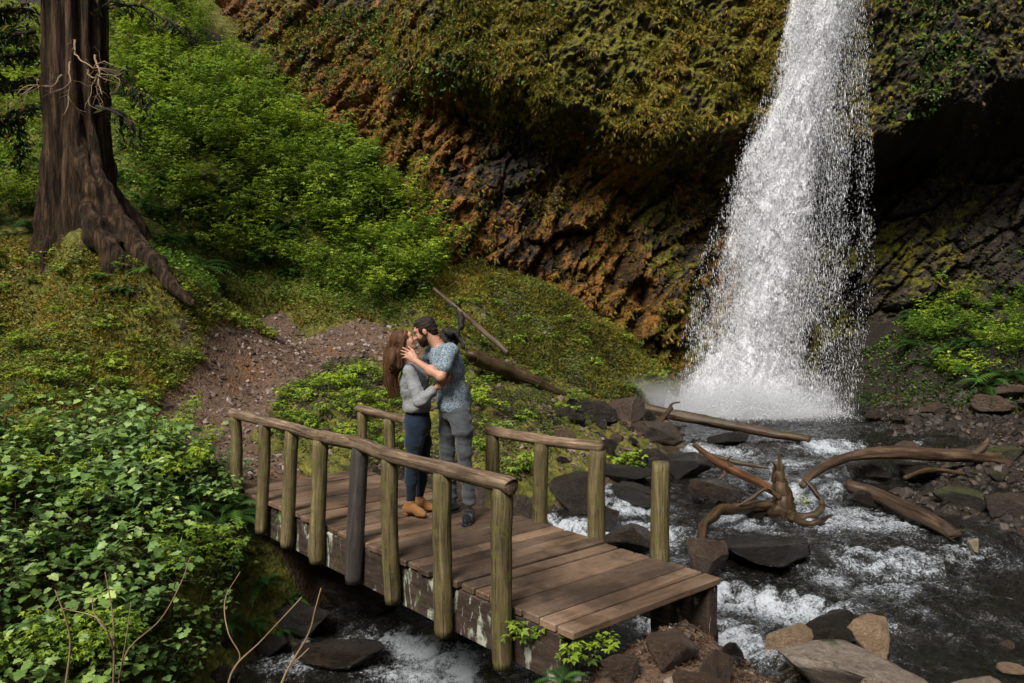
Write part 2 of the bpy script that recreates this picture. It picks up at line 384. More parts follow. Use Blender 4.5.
def mat_water():
    t = NT("stream_water"); v = t.coord("Object")
    tr = t.n("BsdfTransparent"); tr.inputs[0].default_value = (0.50, 0.46, 0.36, 1)
    gl = t.n("BsdfGlossy"); gl.inputs["Roughness"].default_value = 0.07; gl.inputs[0].default_value = (0.95, 0.97, 1, 1)
    df = t.n("BsdfDiffuse"); df.inputs[0].default_value = (0.012, 0.011, 0.008, 1)
    fr = t.n("Fresnel"); fr.inputs["IOR"].default_value = 1.33
    bp = t.n("Bump"); bp.inputs["Strength"].default_value = 1.0; bp.inputs["Distance"].default_value = 0.045
    rip = t.math('ADD', t.noise(v, 9.0, 5, 0.6, 0.8), t.math('MULTIPLY', t.noise(v, 30.0, 3, 0.6, 0.5), 0.35))
    t.l(rip, bp.inputs["Height"])
    for nd in (gl, df, fr): t.l(bp.outputs[0], nd.inputs["Normal"])
    m0 = t.n("MixShader"); m0.inputs[0].default_value = 0.6; t.l(tr.outputs[0], m0.inputs[1]); t.l(df.outputs[0], m0.inputs[2])
    m1 = t.n("MixShader"); t.l(t.math('MINIMUM', t.math('MULTIPLY', fr.outputs[0], 1.5), .9), m1.inputs[0]); t.l(m0.outputs[0], m1.inputs[1]); t.l(gl.outputs[0], m1.inputs[2])
    # white water, plus pale specks painted in for glints
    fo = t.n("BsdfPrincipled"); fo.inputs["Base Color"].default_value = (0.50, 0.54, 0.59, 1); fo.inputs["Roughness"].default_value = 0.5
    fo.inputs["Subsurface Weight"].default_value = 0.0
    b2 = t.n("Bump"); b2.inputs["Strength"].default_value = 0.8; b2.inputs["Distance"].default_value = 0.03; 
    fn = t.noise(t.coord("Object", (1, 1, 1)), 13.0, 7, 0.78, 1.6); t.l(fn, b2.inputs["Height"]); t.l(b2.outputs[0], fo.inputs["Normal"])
    fn2 = t.noise(v, 42.0, 4, 0.7, 0.6)  # fine noise, also dots calm water with painted glints
    thr = t.math('ADD', t.attr("foam_glint"), t.math('ADD', t.math('MULTIPLY', t.math('SUBTRACT', fn, 0.5), 1.9), t.math('MULTIPLY', t.math('SUBTRACT', fn2, 0.5), 1.7)))
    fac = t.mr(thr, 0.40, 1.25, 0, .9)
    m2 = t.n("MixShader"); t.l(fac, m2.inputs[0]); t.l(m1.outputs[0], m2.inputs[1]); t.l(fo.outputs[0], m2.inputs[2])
    t.l(m2.outputs[0], t.out.inputs[0]); return t.m
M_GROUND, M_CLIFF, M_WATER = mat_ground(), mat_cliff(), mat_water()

# ================================================================ TERRAIN
def P3(l): return np.array([at(*a) if len(a) == 3 else a[:3] for a in l])
BR = atz(571, 631, 0.0); BL = atz(240, 488, 0.0); BF = atz(718, 577, 0.0)
D_ = (BL - BR); BLEN = np.linalg.norm(D_); D_ = D_ / BLEN            # along the bridge, right end to left end
W_ = np.array([D_[1], -D_[0], 0.0]); W_ = W_ if W_.dot(BF - BR) > 0 else -W_
BW = float(W_.dot(BF - BR))
print("bridge", BR, BL, BF, "len", BLEN, "width", BW, "axial", D_.dot(BF - BR))
def bp(s, w, z): return BR + D_ * s + W_ * w + np.array([0, 0, z])

WL = np.array([  # water level points x, y, z
    *[at(u, v, Y) for u, v, Y in ((700, 412, 17.0), (840, 412, 17.0), (640, 414, 16.6), (700, 440, 14.4), (860, 432, 15.0), (940, 440, 14.4), (760, 470, 12.4),
      (850, 480, 12.0), (600, 500, 10.9), (560, 520, 10.3), (640, 530, 9.9), (780, 535, 9.5), (900, 530, 9.7), (850, 570, 8.55), (930, 570, 8.5), (760, 575, 8.5))],
    *[atz(u, v, z) for u, v, z in ((690, 590, -.95), (730, 625, -1.08), (850, 612, -.93), (950, 640, -.98), (1020, 683, -1.02), (1020, 560, -.85), (870, 683, -1.02),
      (450, 660, -1.38), (380, 640, -1.4), (330, 610, -1.36), (300, 650, -1.45), (250, 670, -1.5), (500, 640, -1.28), (540, 600, -1.1))],
    (-3.5, 5.2, -1.62), (-6, 3.3, -1.75), (-1.8, 5.6, -1.5), (-9, 1, -2.0), (4.0, 19, -.28), (9, 17, -.28), (8, 8, -.9), (10, 5, -1.0)])
def rbf(C, X, Y, eps=0.25, lam=1e-3):
    def K(a, b, c, d): return np.sqrt((a - c) ** 2 + (b - d) ** 2 + eps * eps)
    n = len(C); A = np.zeros((n + 3, n + 3)); A[:n, :n] = -K(C[:, 0][:, None], C[:, 1][:, None], C[:, 0][None], C[:, 1][None]) + lam * np.eye(n)
    A[:n, n] = 1; A[:n, n + 1] = C[:, 0]; A[:n, n + 2] = C[:, 1]; A[n:, :n] = A[:n, n:].T
    s = np.linalg.solve(A, np.concatenate([C[:, 2], [0, 0, 0]]))
    out = np.full(X.shape, 0.0)
    for i in range(n): out -= s[i] * K(X, Y, C[i, 0], C[i, 1])
    return out + s[n] + s[n + 1] * X + s[n + 2] * Y
TC = P3([
    (-2.85, 8.75, -.06, 0), (-1.95, 9.7, -.06, 0), (-3.3, 9.3, -.03, 0), (-2.6, 9.9, 0, 0),
    (200, 440, 10.5), (250, 390, 12), (300, 345, 14), (370, 350, 14.2), (240, 322, 15), (320, 400, 11.5), (340, 440, 10.6),
    (450, 430, 11.5), (480, 400, 13), (560, 400, 14.5), (560, 440, 12.2), (500, 470, 10.6), (430, 460, 10.6), (640, 396, 16.2),
    (520, 340, 16), (430, 292, 16.5), (600, 350, 17), (650, 372, 17.3), (560, 300, 17.6), (680, 390, 17.6),
    (380, 310, 15.6), (300, 245, 16.2), (200, 275, 14.6), (220, 140, 17), (130, 90, 18), (60, 50, 19), (330, 200, 17.6), (400, 255, 17.4),
    (100, 250, 13), (60, 264, 12.1), (110, 272, 12.0), (20, 256, 12.6), (150, 283, 11.9), (185, 290, 12.3), (50, 300, 12), (10, 240, 14), (150, 340, 11.5), (50, 380, 10), (170, 400, 10.8), (-150, 300, 12), (-150, 200, 15), (-100, 60, 19),
    (-4.4, 8.2, .3, 0), (-3.3, 8.2, -.05, 0), (-3.6, 7.2, -.25, 0), (-4.4, 6.6, -.2, 0), (-5.5, 6, .1, 0), (-6.5, 8, .8, 0), (-7, 5, .2, 0), (-9, 7, 1.2, 0), (-10, 3, .3, 0),
    (-2.95, 8.35, -.15, 0), (-2.75, 7.75, -.8, 0), (-2.55, 8.05, -1.3, 0), (-3.3, 6.8, -.75, 0), (-4.0, 5.9, -.85, 0), (-5.0, 4.9, -.9, 0), (-6.5, 4.1, -.8, 0),
    (-2.1, 9.2, -.9, 0), (-1.4, 9.5, -.6, 0), (-1.7, 9.0, -1.4, 0), (-2.4, 8.85, -.4, 0),
    (0, 0, .35, 0), (0, -3, .4, 0), (1, 3, .1, 0), (.9, 4.55, -.18, 0), (.45, 4.75, -.35, 0), (1.5, 5.35, -.36, 0), (1.0, 5.35, -.2, 0), (.6, 5.05, -.28, 0), (1.35, 5.65, -.3, 0), (1.75, 5.7, -.8, 0), (3, 4.6, -.6, 0), (2.4, 5.4, -.75, 0),
    (5, 3.6, -.5, 0), (5, 1.5, .2, 0), (8, 2, .2, 0), (-.1, 4.95, -.95, 0), (-.8, 4.6, -1.35, 0), (-1.6, 3.3, -1.4, 0), (-1, 2, -.3, 0), (-2.5, 2.4, -1.2, 0), (-4, 0, -.6, 0), (-8, -2, 0, 0), (-5, 1.8, -1.5, 0),
    (.4, 6.2, -1.25, 0), (1.4, 6.5, -1.2, 0),
    (1010, 402, 15), (1024, 470, 12.2), (985, 440, 14.1), (1010, 520, 10.1), (930, 452, 13.6), (905, 430, 14.9), (950, 475, 12.35), (990, 490, 11.5), (930, 500, 11.1), (965, 525, 10.25), (1020, 420, 14.2), (980, 345, 16), (1100, 380, 14), (9.5, 9, -.4, 0), (12, 12, 1.0, 0), (12, 6, .2, 0), (12, 2, .6, 0), (15, 16, 3, 0),
    (900, 402, 16.8), (940, 400, 16.5), (8.5, 17.6, .3, 0), (920, 360, 17.6),
    (-15, 15, 6, 0), (-15, 8, 3, 0), (-14, 20, 11, 0), (-20, 22, 14, 0), (-9, 20, 9.5, 0), (-5, 19, 5.5, 0)])
dep = np.array([.22] * 16 + [.2, .25, .25, .25, .25, .25, .25] + [.35] * 7 + [.3] * (len(WL) - 30))
BEDP = WL.copy(); BEDP[:, 2] -= dep
TC = np.vstack([TC, BEDP])
def theight0(x, y): return rbf(TC, x, y, 0.3)
PATHPTS = np.array([at(*a)[:2] for a in ((215, 455, 9.9), (205, 430, 10.7), (240, 395, 11.9), (290, 360, 13.2), (320, 343, 14.1), (360, 340, 14.6), (395, 345, 14.4))] )
PATHPTS = np.vstack([[-2.35, 9.15], PATHPTS]); PATH2 = np.array([at(*a)[:2] for a in ((300, 350, 13.7), (270, 325, 14.9), (240, 300, 15.5))])
def dpoly(x, y, P):
    d = np.full(x.shape, 99.0)
    for a, b in zip(P[:-1], P[1:]):
        ab = b - a; t = np.clip(((x - a[0]) * ab[0] + (y - a[1]) * ab[1]) / (ab @ ab), 0, 1)
        d = np.minimum(d, np.hypot(x - a[0] - t * ab[0], y - a[1] - t * ab[1]))
    return d
def axis_(lo, hi, a, b, fine, ratio=1.25):
    m = list(np.arange(a, b + 1e-6, fine)); s = fine
    while m[-1] < hi: s = min(s * ratio, 4); m.append(m[-1] + s)
    s = fine
    while m[0] > lo: s = min(s * ratio, 4); m.insert(0, m[0] - s)
    return np.array(m)
tx = axis_(-60, 60, -11, 11, 0.055); ty = axis_(-60, 70, 2.5, 20, 0.055)
TX, TY = np.meshgrid(tx, ty)
def terrain_fields(X, Y):
    base = theight0(np.clip(X, -22, 18), np.clip(Y, -4, 24))
    wat = rbf(WL, np.clip(X, -10, 12), np.clip(Y, 0, 20), .3)
    far = sstep(20, 45, np.hypot(X - 0, Y - 8))
    wet = sstep(0.12, -0.05, base - wat) * (1 - far)
    pth = np.maximum(sstep(0.72, 0.38, dpoly(X, Y, PATHPTS) * (1 + .25 * fbm(X * 1.3, Y * 1.3, oct=3, seed=4))), sstep(0.5, .2, dpoly(X, Y, PATH2[:2])))
    pth = np.maximum(pth, sstep(1.0, .5, dpoly(X, Y, np.array([[.9, 5.0], [1.1, 3.5], [.6, 0]]))) )
    rough = fbm(X * .9, Y * .9, oct=6, seed=1) * .26 + fbm(X * 3.2, Y * 3.2, oct=5, seed=2) * .14
    f1, f2, cid = voro2(X * 3.2 + .3 * vnoise(X * 2, Y * 2), Y * 3.2, 5)
    stones = np.clip(1 - f1 * 1.6, 0, 1) * (cid ** 2) * .16
    z = base + rough * (1 - .8 * pth) * (1 - .5 * wet) + stones * (wet * .8 + .25) * (1 - pth * .8)
    z = z + far * 0.0
    # unseen slopes added behind the camera to block low sky and deepen the caves
    bk = sstep(7, 30, np.hypot(X * .8, np.minimum(Y - 5, 0) * 1.1)) * sstep(9, -4, Y)
    z = z + bk * 17 * (1 + .3 * fbm(X * .12, Y * .12, oct=3, seed=9))
    z = z + sstep(14, 34, np.abs(X)) * sstep(-6, 6, Y) * 9 + sstep(22, 30, Y) * (14 - z) * .9
    near = np.hypot(X, Y) < 1.5
    return z, pth, wet, wat
TZ, PTH, WET, WAT = terrain_fields(TX, TY)
# keep the ground below the bridge deck
sB = (TX - BR[0]) * D_[0] + (TY - BR[1]) * D_[1]; wB = (TX - BR[0]) * W_[0] + (TY - BR[1]) * W_[1]
ub = sstep(-.35, 0.0, sB) * sstep(BLEN + .25, BLEN - .05, sB) * sstep(-.3, 0, wB) * sstep(BW + .3, BW, wB)
TZ = np.where(ub > 0, np.minimum(TZ, TZ * (1 - ub) + np.minimum(TZ, -.16) * ub), TZ)
def tz(x, y):
    """height of the terrain mesh at points"""
    x = np.asarray(x, float); y = np.asarray(y, float)
    i = np.clip(np.searchsorted(tx, x) - 1, 0, len(tx) - 2); j = np.clip(np.searchsorted(ty, y) - 1, 0, len(ty) - 2)
    fx = (x - tx[i]) / (tx[i + 1] - tx[i]); fy = (y - ty[j]) / (ty[j + 1] - ty[j])
    return (TZ[j, i] * (1 - fx) * (1 - fy) + TZ[j, i + 1] * fx * (1 - fy) + TZ[j + 1, i] * (1 - fx) * fy + TZ[j + 1, i + 1] * fx * fy)
def tfield(A, x, y):
    i = np.clip(np.searchsorted(tx, x) - 1, 0, len(tx) - 2); j = np.clip(np.searchsorted(ty, y) - 1, 0, len(ty) - 2)
    return A[j, i]
def tnormal(x, y, e=.08):
    dx = (tz(x + e, y) - tz(x - e, y)) / (2 * e); dy = (tz(x, y + e) - tz(x, y - e)) / (2 * e)
    n = np.stack([-dx, -dy, np.ones_like(dx)], -1); return n / np.linalg.norm(n, axis=-1)[..., None]
V = np.stack([TX, TY, TZ], -1).reshape(-1, 3); Fq = grid_faces(len(tx), len(ty))
MOSSF = sstep(-.2, .4, fbm(TX * .7, TY * .7, oct=3, seed=3) + .35) * (1 - WET) * (1 - .95 * sstep(4.2, 5.0, TX)) - .25 * sstep(4.2, 5.0, TX)
pf = PTH.reshape(-1)[Fq].mean(1) > 0.5
vattr = {"path": ('POINT', PTH), "bed": ('POINT', WET), "moss": ('POINT', MOSSF)}
def sub(maskf, name):
    f = Fq[maskf]; used = np.unique(f); mp = -np.ones(len(V), int); mp[used] = np.arange(len(used))
    return mesh_np(name, V[used], mp[f], M_GROUND, attrs={k: (d, a.reshape(-1)[used]) for k, (d, a) in vattr.items()})
tag(sub(~pf, "ground"), kind="structure"); tag(sub(pf, "path"), kind="structure")

# ================================================================ CLIFF
CP = spline([(-26, 27), (-18, 23.5), (-13, 21.3), (-9, 20), (-5, 18.9), (-2, 18.3), (1, 18.3), (4, 18.7), (6.5, 18.9), (9, 18.7), (11.5, 17.4), (13.8, 14.6), (16, 10), (18, 3)], 900)
arc = np.concatenate([[0], np.cumsum(np.linalg.norm(np.diff(CP, axis=0), axis=1))])
ds = 0.042
sa = np.arange(arc[-1] * .0, arc[-1], ds); za = np.concatenate([np.arange(-1.2, 9.6, .042), np.arange(9.6, 15, .2)])
cx = np.interp(sa, arc, CP[:, 0]); cy = np.interp(sa, arc, CP[:, 1])
tn = np.stack([np.gradient(cx), np.gradient(cy)], 1); tn /= np.linalg.norm(tn, axis=1)[:, None]
nn = np.stack([tn[:, 1], -tn[:, 0]], 1)
SS, ZZ = np.meshgrid(sa, za); CX = np.broadcast_to(cx, SS.shape); CY = np.broadcast_to(cy, SS.shape)
zl = np.interp(cx, [-4, -2, 0, 2, 4, 6, 8, 10, 12, 18], [7.0, 6.3, 5.7, 5.35, 5.2, 5.2, 5.3, 5.6, 6.2, 7.0])[None, :] + .75 * fbm(SS * .6, SS * 0, oct=5, seed=31)
amp = sstep(-4.2, -.3, CX); right = sstep(6.5, 8.8, CX)
off = amp * sstep(-.2 - .5 * sstep(-.2, .5, fbm(SS * .7, SS * 0, oct=3, seed=33)), .45, ZZ - zl) * 1.4 - .12 * np.maximum(ZZ - zl, 0) - (1 - amp) * .28 * np.maximum(ZZ - 2.5, 0)
off += amp * sstep(0, -.5, ZZ - zl) * sstep(-3.2, -.9, ZZ - zl) * (-.65) * (.6 + .4 * sstep(-1.5, 1.5, CX)) + amp * .35 * np.clip((zl - ZZ - 1) / 3.5, 0, 1)
off -= right * sstep(.3, -.8, ZZ - zl) * 1.1
off += .35 * amp * np.exp(-((ZZ - zl + .45) / .28) ** 2) * sstep(-.2, .4, fbm(SS * 1.1, ZZ * 1.5, oct=3, seed=77)) # ledges under the lip
# tilted basalt columns and blocks
ang = R(33); ca, sn = math.cos(ang), math.sin(ang)
qx = SS * ca - ZZ * sn; qz = SS * sn + ZZ * ca
wq = .25 * fbm(SS * 1.2, ZZ * 1.2, oct=3, seed=11)
f1, f2, cid = voro2(qx * 1.9 + wq, qz * .55 + wq, 12)
g1, g2, cid2 = voro2(qx * 4.3 + wq * 2, qz * 2.1, 13)
h1, h2, cid3 = voro2(SS * 9 + wq * 3, ZZ * 7, 15)
low = sstep(.3, -.4, ZZ - zl) * (.35 + .65 * amp) + (1 - amp) * .45
low = np.clip(low, 0, 1)
crack = np.minimum(sstep(0, .14, f2 - f1), .35 + .65 * sstep(0, .16, g2 - g1))
off += low * ((cid - .5) * .7 - .22 * (1 - sstep(0, .16, f2 - f1)) + (cid2 - .5) * .26 - .08 * (1 - sstep(0, .18, g2 - g1)) + (cid3 - .5) * .07)
off += low * .10 * fbm(SS * 9 + qx * 3, ZZ * 6, SS * 0, 4, 28, .65)
off += fbm(SS * .45, ZZ * .45, oct=5, seed=20) * .55 + fbm(SS * 2.4, ZZ * 2.4, SS * 0, 5, 21, .6) * (.22 - .12 * low)
lump = 1 - np.abs(fbm(SS * 1.5, ZZ * 1.9, oct=5, seed=24, gain=.6))
off += (1 - low) * (lump ** 3 * .20 - .1 + (h1 * -.16) + (cid2 - .5) * .22 + fbm(SS * 7, ZZ * 7, SS * 0, 4, 26, .6) * .10)
CYo = CY + nn[:, 1][None] * off; CXo = CX + nn[:, 0][None] * off
CLIFF = np.stack([CXo, CYo, ZZ], -1)
gx = np.gradient(CLIFF, axis=1); gz = np.gradient(CLIFF, axis=0); CN = np.cross(gx, gz); CN /= np.linalg.norm(CN, axis=2)[..., None] + 1e-9
if (CN[:, :, 1].mean() > 0): CN = -CN
upf = np.clip(CN[..., 2], -1, 1)
mossA = (1 - low) * .72 + .4 * upf + low * (.34 + 1.3 * fbm(SS * 1.0 + ZZ * .3, ZZ * .35, oct=4, seed=88)) * sstep(1.0, 3.0, CX) + .25 * sstep(2.2, 1.0, ZZ)
mossA = mossA - right * .35
rustA = .46 + .26 * low * (1 - right) + .5 * fbm(SS * .5, ZZ * .6, oct=3, seed=63) * low - right * .9 - .5 * sstep(6, 8, CX) + .3 * fbm(SS * .8, ZZ * .4, oct=3, seed=61)
crackA = 1 - (1 - crack) * low
cl = mesh_np("cliff", CLIFF.reshape(-1, 3), grid_faces(len(sa), len(za)), M_CLIFF, smooth=False, attrs={"moss": ('POINT', mossA), "rust": ('POINT', rustA), "crack": ('POINT', crackA)})
tag(cl, kind="structure")
def cliff_pt(s_idx, z_idx): return CLIFF[z_idx, s_idx], CN[z_idx, s_idx]

# ================================================================ STREAM
wx_ = np.arange(-7, 10.5, .035); wy_ = np.arange(2.2, 19.2, .035)
WX, WY = np.meshgrid(wx_, wy_)
WZ0 = rbf(WL, WX, WY, .3)
tzw = tz(WX, WY)
zq = WZ0 + .05 * fbm(WX * .9, WY * .9, oct=4, seed=140) + .02 * fbm(WX * 4, WY * 4, oct=3, seed=141); ST = .15
kq = np.floor(zq / ST); fq = zq / ST - kq; inr = sstep(-.36, -.46, WZ0)
WZB = ST * (kq + sstep(.50, .92, fq)) * inr + WZ0 * (1 - inr)
casc = sstep(.12, .45, fq) * sstep(1.0, .90, fq) * inr
gy_, gx_ = np.gradient(WZB, .035); slope = np.hypot(gx_, gy_)
RAP = [
    (640, 450, -.5, .5, .6), (740, 520, -.7, .5, .5), (820, 440, -.42, .8, .6), (780, 545, -.75, .5, .45), (960, 500, -.72, .5, .45), (900, 560, -.8, .7, .45), (860, 640, -.98, .4, .3), (440, 640, -1.36, .5, .8), (380, 665, -1.42, .4, .7), (960, 590, -.88, .5, .35), (690, 640, -1.1, .35, .7),
    (672, 585, -.85, .35, .8), (520, 480, -.6, .3, .6),  # pixel, depth-by-level, radius, strength of white water
    (600, 505, -.62, .9, .8), (560, 500, -.62, .5, .8), (640, 520, -.68, .6, .75), (715, 455, -.5, .9, .6), (690, 585, -.9, .55, 1.0), (755, 425, -.35, .9, .4), (790, 480, -.6, .8, .75),
    (800, 470, -.58, .7, .7), (850, 520, -.72, .8, .7), (900, 530, -.75, .7, .75), (860, 545, -.75, .6, .6), (890, 430, -.4, .8, .5), (735, 625, -1.05, .6, .95), (780, 610, -1.0, .5, .8),
    (840, 590, -.9, .5, .65), (890, 590, -.88, .5, .55), (930, 600, -.9, .35, .35), (420, 655, -1.38, .7, .62), (370, 650, -1.4, .6, .5), (340, 600, -1.35, .4, .6), (480, 660, -1.36, .6, .75), (290, 660, -1.45, .5, .45),
    (730, 410, -.3, 1.1, 1.2), (800, 410, -.3, 1.1, 1.2), (670, 410, -.3, .9, .9), (840, 412, -.3, .7, .9), (930, 455, -.5, .5, .35), (1000, 560, -.85, .6, .25), (970, 520, -.75, .4, .35), (520, 650, -1.3, .5, .6)]
foam_glint = np.zeros_like(WX) + .04  # low base everywhere: white specks standing in for glints on the water
for u, v, z, r, a in RAP:
    p = atz(u, v, z); ax = 1.0
    foam_glint = np.maximum(foam_glint, a * np.exp(-((WX - p[0]) ** 2 / (r * r) + (WY - p[1]) ** 2 / ((r * 1.25) ** 2))) )
foam_glint = np.minimum(foam_glint, .54); foam_glint = foam_glint * (.62 + .75 * casc) + sstep(.35, 1.0, slope) * .30 * sstep(-.1, .3, foam_glint) + .12 * sstep(.3, .9, slope)
turb = np.clip(foam_glint + .25, .15, 1.1)
shal = sstep(.35, .05, WZ0 - tzw)
w1 = fbm(WX * 1.6, WY * 2.2, oct=3, seed=41); w2 = 1 - np.abs(fbm(WX * 4.5, WY * 5.5, oct=5, seed=42, gain=.6)); w3 = fbm(WX * 14, WY * 16, oct=3, seed=44)
ripple = (w1 * .06 + (w2 - .75) * .13 + w3 * .018) * turb + .016 * fbm(WX * 5, WY * 8, oct=4, seed=45) + .012 * (1 - np.abs(fbm(WX * 9, WY * 14, oct=3, seed=46)))
WZ = WZB + ripple
foam_glint = foam_glint + (w2 - .8) * 1.0 * np.clip(foam_glint + .3, 0, 1) + shal * .06 + .25 * fbm(WX * 1.1, WY * 1.9, oct=4, seed=47) * np.clip(foam_glint + .45, 0, 1)
Vw = np.stack([WX, WY, WZ], -1).reshape(-1, 3); Fw = grid_faces(len(wx_), len(wy_))
keep = ((WZ - tzw).reshape(-1)[Fw].max(1) > -.12)
used = np.unique(Fw[keep]); mp = -np.ones(len(Vw), int); mp[used] = np.arange(len(used))
tag(mesh_np("stream", Vw[used], mp[Fw[keep]], M_WATER, attrs={"foam_glint": ('POINT', foam_glint.reshape(-1)[used])}), kind="structure")
def wz(x, y):
    i = np.clip(((np.asarray(x) - wx_[0]) / .035).astype(int), 0, len(wx_) - 1); j = np.clip(((np.asarray(y) - wy_[0]) / .035).astype(int), 0, len(wy_) - 1)
    return WZ0[j, i]
# ================================================================ FOOTBRIDGE
M_POST = mat_wood("mossy_post_wood", (0.03, 0.022, 0.012), (0.12, 0.09, 0.042), (0.28, 0.225, 0.11), axis=2, moss=(0.13, 0.13, 0.028), mossamt=.55, scale=1.7)
M_DARKPOST = mat_wood("dark_weathered_post", (0.022, 0.018, 0.016), (0.06, 0.05, 0.045), (0.13, 0.115, 0.1), axis=2, scale=1.2)
M_RAIL = mat_wood("peeled_handrail_wood", (0.045, 0.028, 0.018), (0.18, 0.12, 0.075), (0.40, 0.30, 0.20), axis=0, scale=1.7)
def mat_deck():
    t = NT("wet_deck_boards"); v = t.coord("Object", (18, 1.2, 18))
    g = t.noise(v, 1.5, 8, .7, .5); b = t.noise(t.coord("Object"), 2.2, 6, .65)
    c = t.ramp(g, [(.3, (0.033, 0.020, 0.012)), (.5, (0.10, 0.062, 0.040)), (.72, (0.21, 0.142, 0.098))])
    c = t.mix(t.mr(b, .35, .7, 0, .7), c, (0.34, 0.235, 0.165))
    c = t.mix(t.mr(t.noise(t.coord("Object"), 1.1, 5, .7), .47, .62, 0, .85), c, (0.03, 0.018, 0.012))
    c = t.mix(.9, c, t.ramp(t.attr("var"), [(0, (.5, .5, .5)), (1, (1.3, 1.24, 1.18))]), 'MULTIPLY')
    t.base(c, t.mr(b, .3, .7, .42, .7), .4); t.bump(g, .5, .008); return t.m
def mat_beam():
    t = NT("mossy_side_beam"); v = t.coord("Object"); 
    g = t.noise(t.coord("Object", (1.5, 14, 14)), 1.5, 7, .7, .4); n = t.noise(t.coord("Object", (3.2, 3.2, 1.3)), 2.0, 7, .7, .5)
    c = t.ramp(g, [(.3, (0.014, 0.010, 0.008)), (.55, (0.05, 0.032, 0.024)), (.75, (0.10, 0.07, 0.05))])
    c = t.mix(t.mr(n, .53, .59), c, t.mix(t.mr(t.noise(v, 9, 5, .7), .4, .6), (0.42, 0.43, 0.37), (0.10, 0.11, 0.06)))
    c = t.mix(t.mr(t.noise(v, 3.3, 6, .7), .56, .68, 0, .9), c, (0.06, 0.075, 0.018))
    t.base(c, .8, .3); t.bump(t.math('ADD', g, n), .7, .015); return t.m
M_DECK, M_BEAM = mat_deck(), mat_beam()
bridge = empty("footbridge", bp(BLEN / 2, BW / 2, 0), "rustic timber footbridge with round log posts and rails over the stream", "footbridge")
BYAW = math.atan2(D_[1], D_[0]); bridge.rotation_euler = (0, 0, BYAW)
MI = np.array(Matrix.Translation(Vector(bp(BLEN / 2, BW / 2, 0))) @ Matrix.Rotation(BYAW, 4, 'Z')); MI = np.linalg.inv(MI)
def loc(V): V = np.asarray(V, float); return V @ MI[:3, :3].T + MI[:3, 3]
def boxv(x0, x1, y0, y1, z0, z1, bev=.008, jit=0):
    """bevelled box in local coordinates"""
    X = [x0, x0 + bev, x1 - bev, x1]; Y = [y0, y0 + bev, y1 - bev, y1]; Z = [z0, z0 + bev, z1 - bev, z1]
    V = []; F = []
    pts = {}
    def vid(i, j, k):
        key = (i, j, k)
        if key not in pts: pts[key] = len(V); V.append((X[i], Y[j], Z[k]))
        return pts[key]
    a, b, c, d = 0, 1, 2, 3
    F += [[vid(b, b, d), vid(c, b, d), vid(c, c, d), vid(b, c, d)], [vid(b, b, a), vid(b, c, a), vid(c, c, a), vid(c, b, a)],
          [vid(b, a, b), vid(c, a, b), vid(c, a, c), vid(b, a, c)], [vid(b, d, b), vid(b, d, c), vid(c, d, c), vid(c, d, b)],
          [vid(a, b, b), vid(a, b, c), vid(a, c, c), vid(a, c, b)], [vid(d, b, b), vid(d, c, b), vid(d, c, c), vid(d, b, c)],
          [vid(b, a, c), vid(c, a, c), vid(c, b, d), vid(b, b, d)], [vid(b, c, d), vid(c, c, d), vid(c, d, c), vid(b, d, c)],
          [vid(b, a, b), vid(b, b, a), vid(c, b, a), vid(c, a, b)], [vid(b, c, a), vid(b, d, b), vid(c, d, b), vid(c, c, a)],
          [vid(a, b, c), vid(b, b, d), vid(b, c, d), vid(a, c, c)], [vid(d, b, c), vid(d, c, c), vid(c, c, d), vid(c, b, d)],
          [vid(a, b, b), vid(a, c, b), vid(b, c, a), vid(b, b, a)], [vid(d, b, b), vid(c, b, a), vid(c, c, a), vid(d, c, b)],
          [vid(a, b, b), vid(b, a, b), vid(b, a, c), vid(a, b, c)], [vid(d, b, b), vid(d, b, c), vid(c, a, c), vid(c, a, b)],
          [vid(a, c, b), vid(a, c, c), vid(b, d, c), vid(b, d, b)], [vid(d, c, b), vid(c, d, b), vid(c, d, c), vid(d, c, c)]]
    T = [[vid(a, b, b), vid(b, b, a), vid(b, a, b)], [vid(d, b, b), vid(c, a, b), vid(c, b, a)], [vid(a, c, b), vid(b, d, b), vid(b, c, a)], [vid(d, c, b), vid(c, c, a), vid(c, d, b)],
         [vid(a, b, c), vid(b, a, c), vid(b, b, d)], [vid(d, b, c), vid(c, b, d), vid(c, a, c)], [vid(a, c, c), vid(b, c, d), vid(b, d, c)], [vid(d, c, c), vid(c, d, c), vid(c, c, d)]]
    return np.array(V, float), np.array(F), np.array(T)
# local frame: x runs along the bridge towards its left end, y across (sign found below)
ysgn = np.sign(loc(bp(BLEN / 2, BW, 0))[1])
deck = MB(); x = -BLEN / 2 - .02; k = 0
while x < BLEN / 2 - .05:
    wd = random.uniform(.148, .176); sec = int((x + BLEN / 2) / 1.05); pro = [.0, .035, .005, .03, .01][sec % 5]
    jn = random.uniform(-.012, .012)
    y0, y1 = -BW / 2 - pro + jn, BW / 2 + random.uniform(-.012, .012)
    if ysgn < 0: y0, y1 = -y1, -y0
    V_, F_, T_ = boxv(x, x + wd - .018, y0, y1, -.05 + random.uniform(-.002, .002), random.uniform(-.007, .007), .008)
    V_[:, 2] += (V_[:, 1] - 0) * random.uniform(-.004, .004) + (.012 if sec % 2 else 0)
    V_[:, 0] += V_[:, 1] * random.uniform(-.006, .006)
    deck.add(V_, F_, T_); x += wd; k += 1
deck.build("deck", M_DECK, bridge, smooth=False)
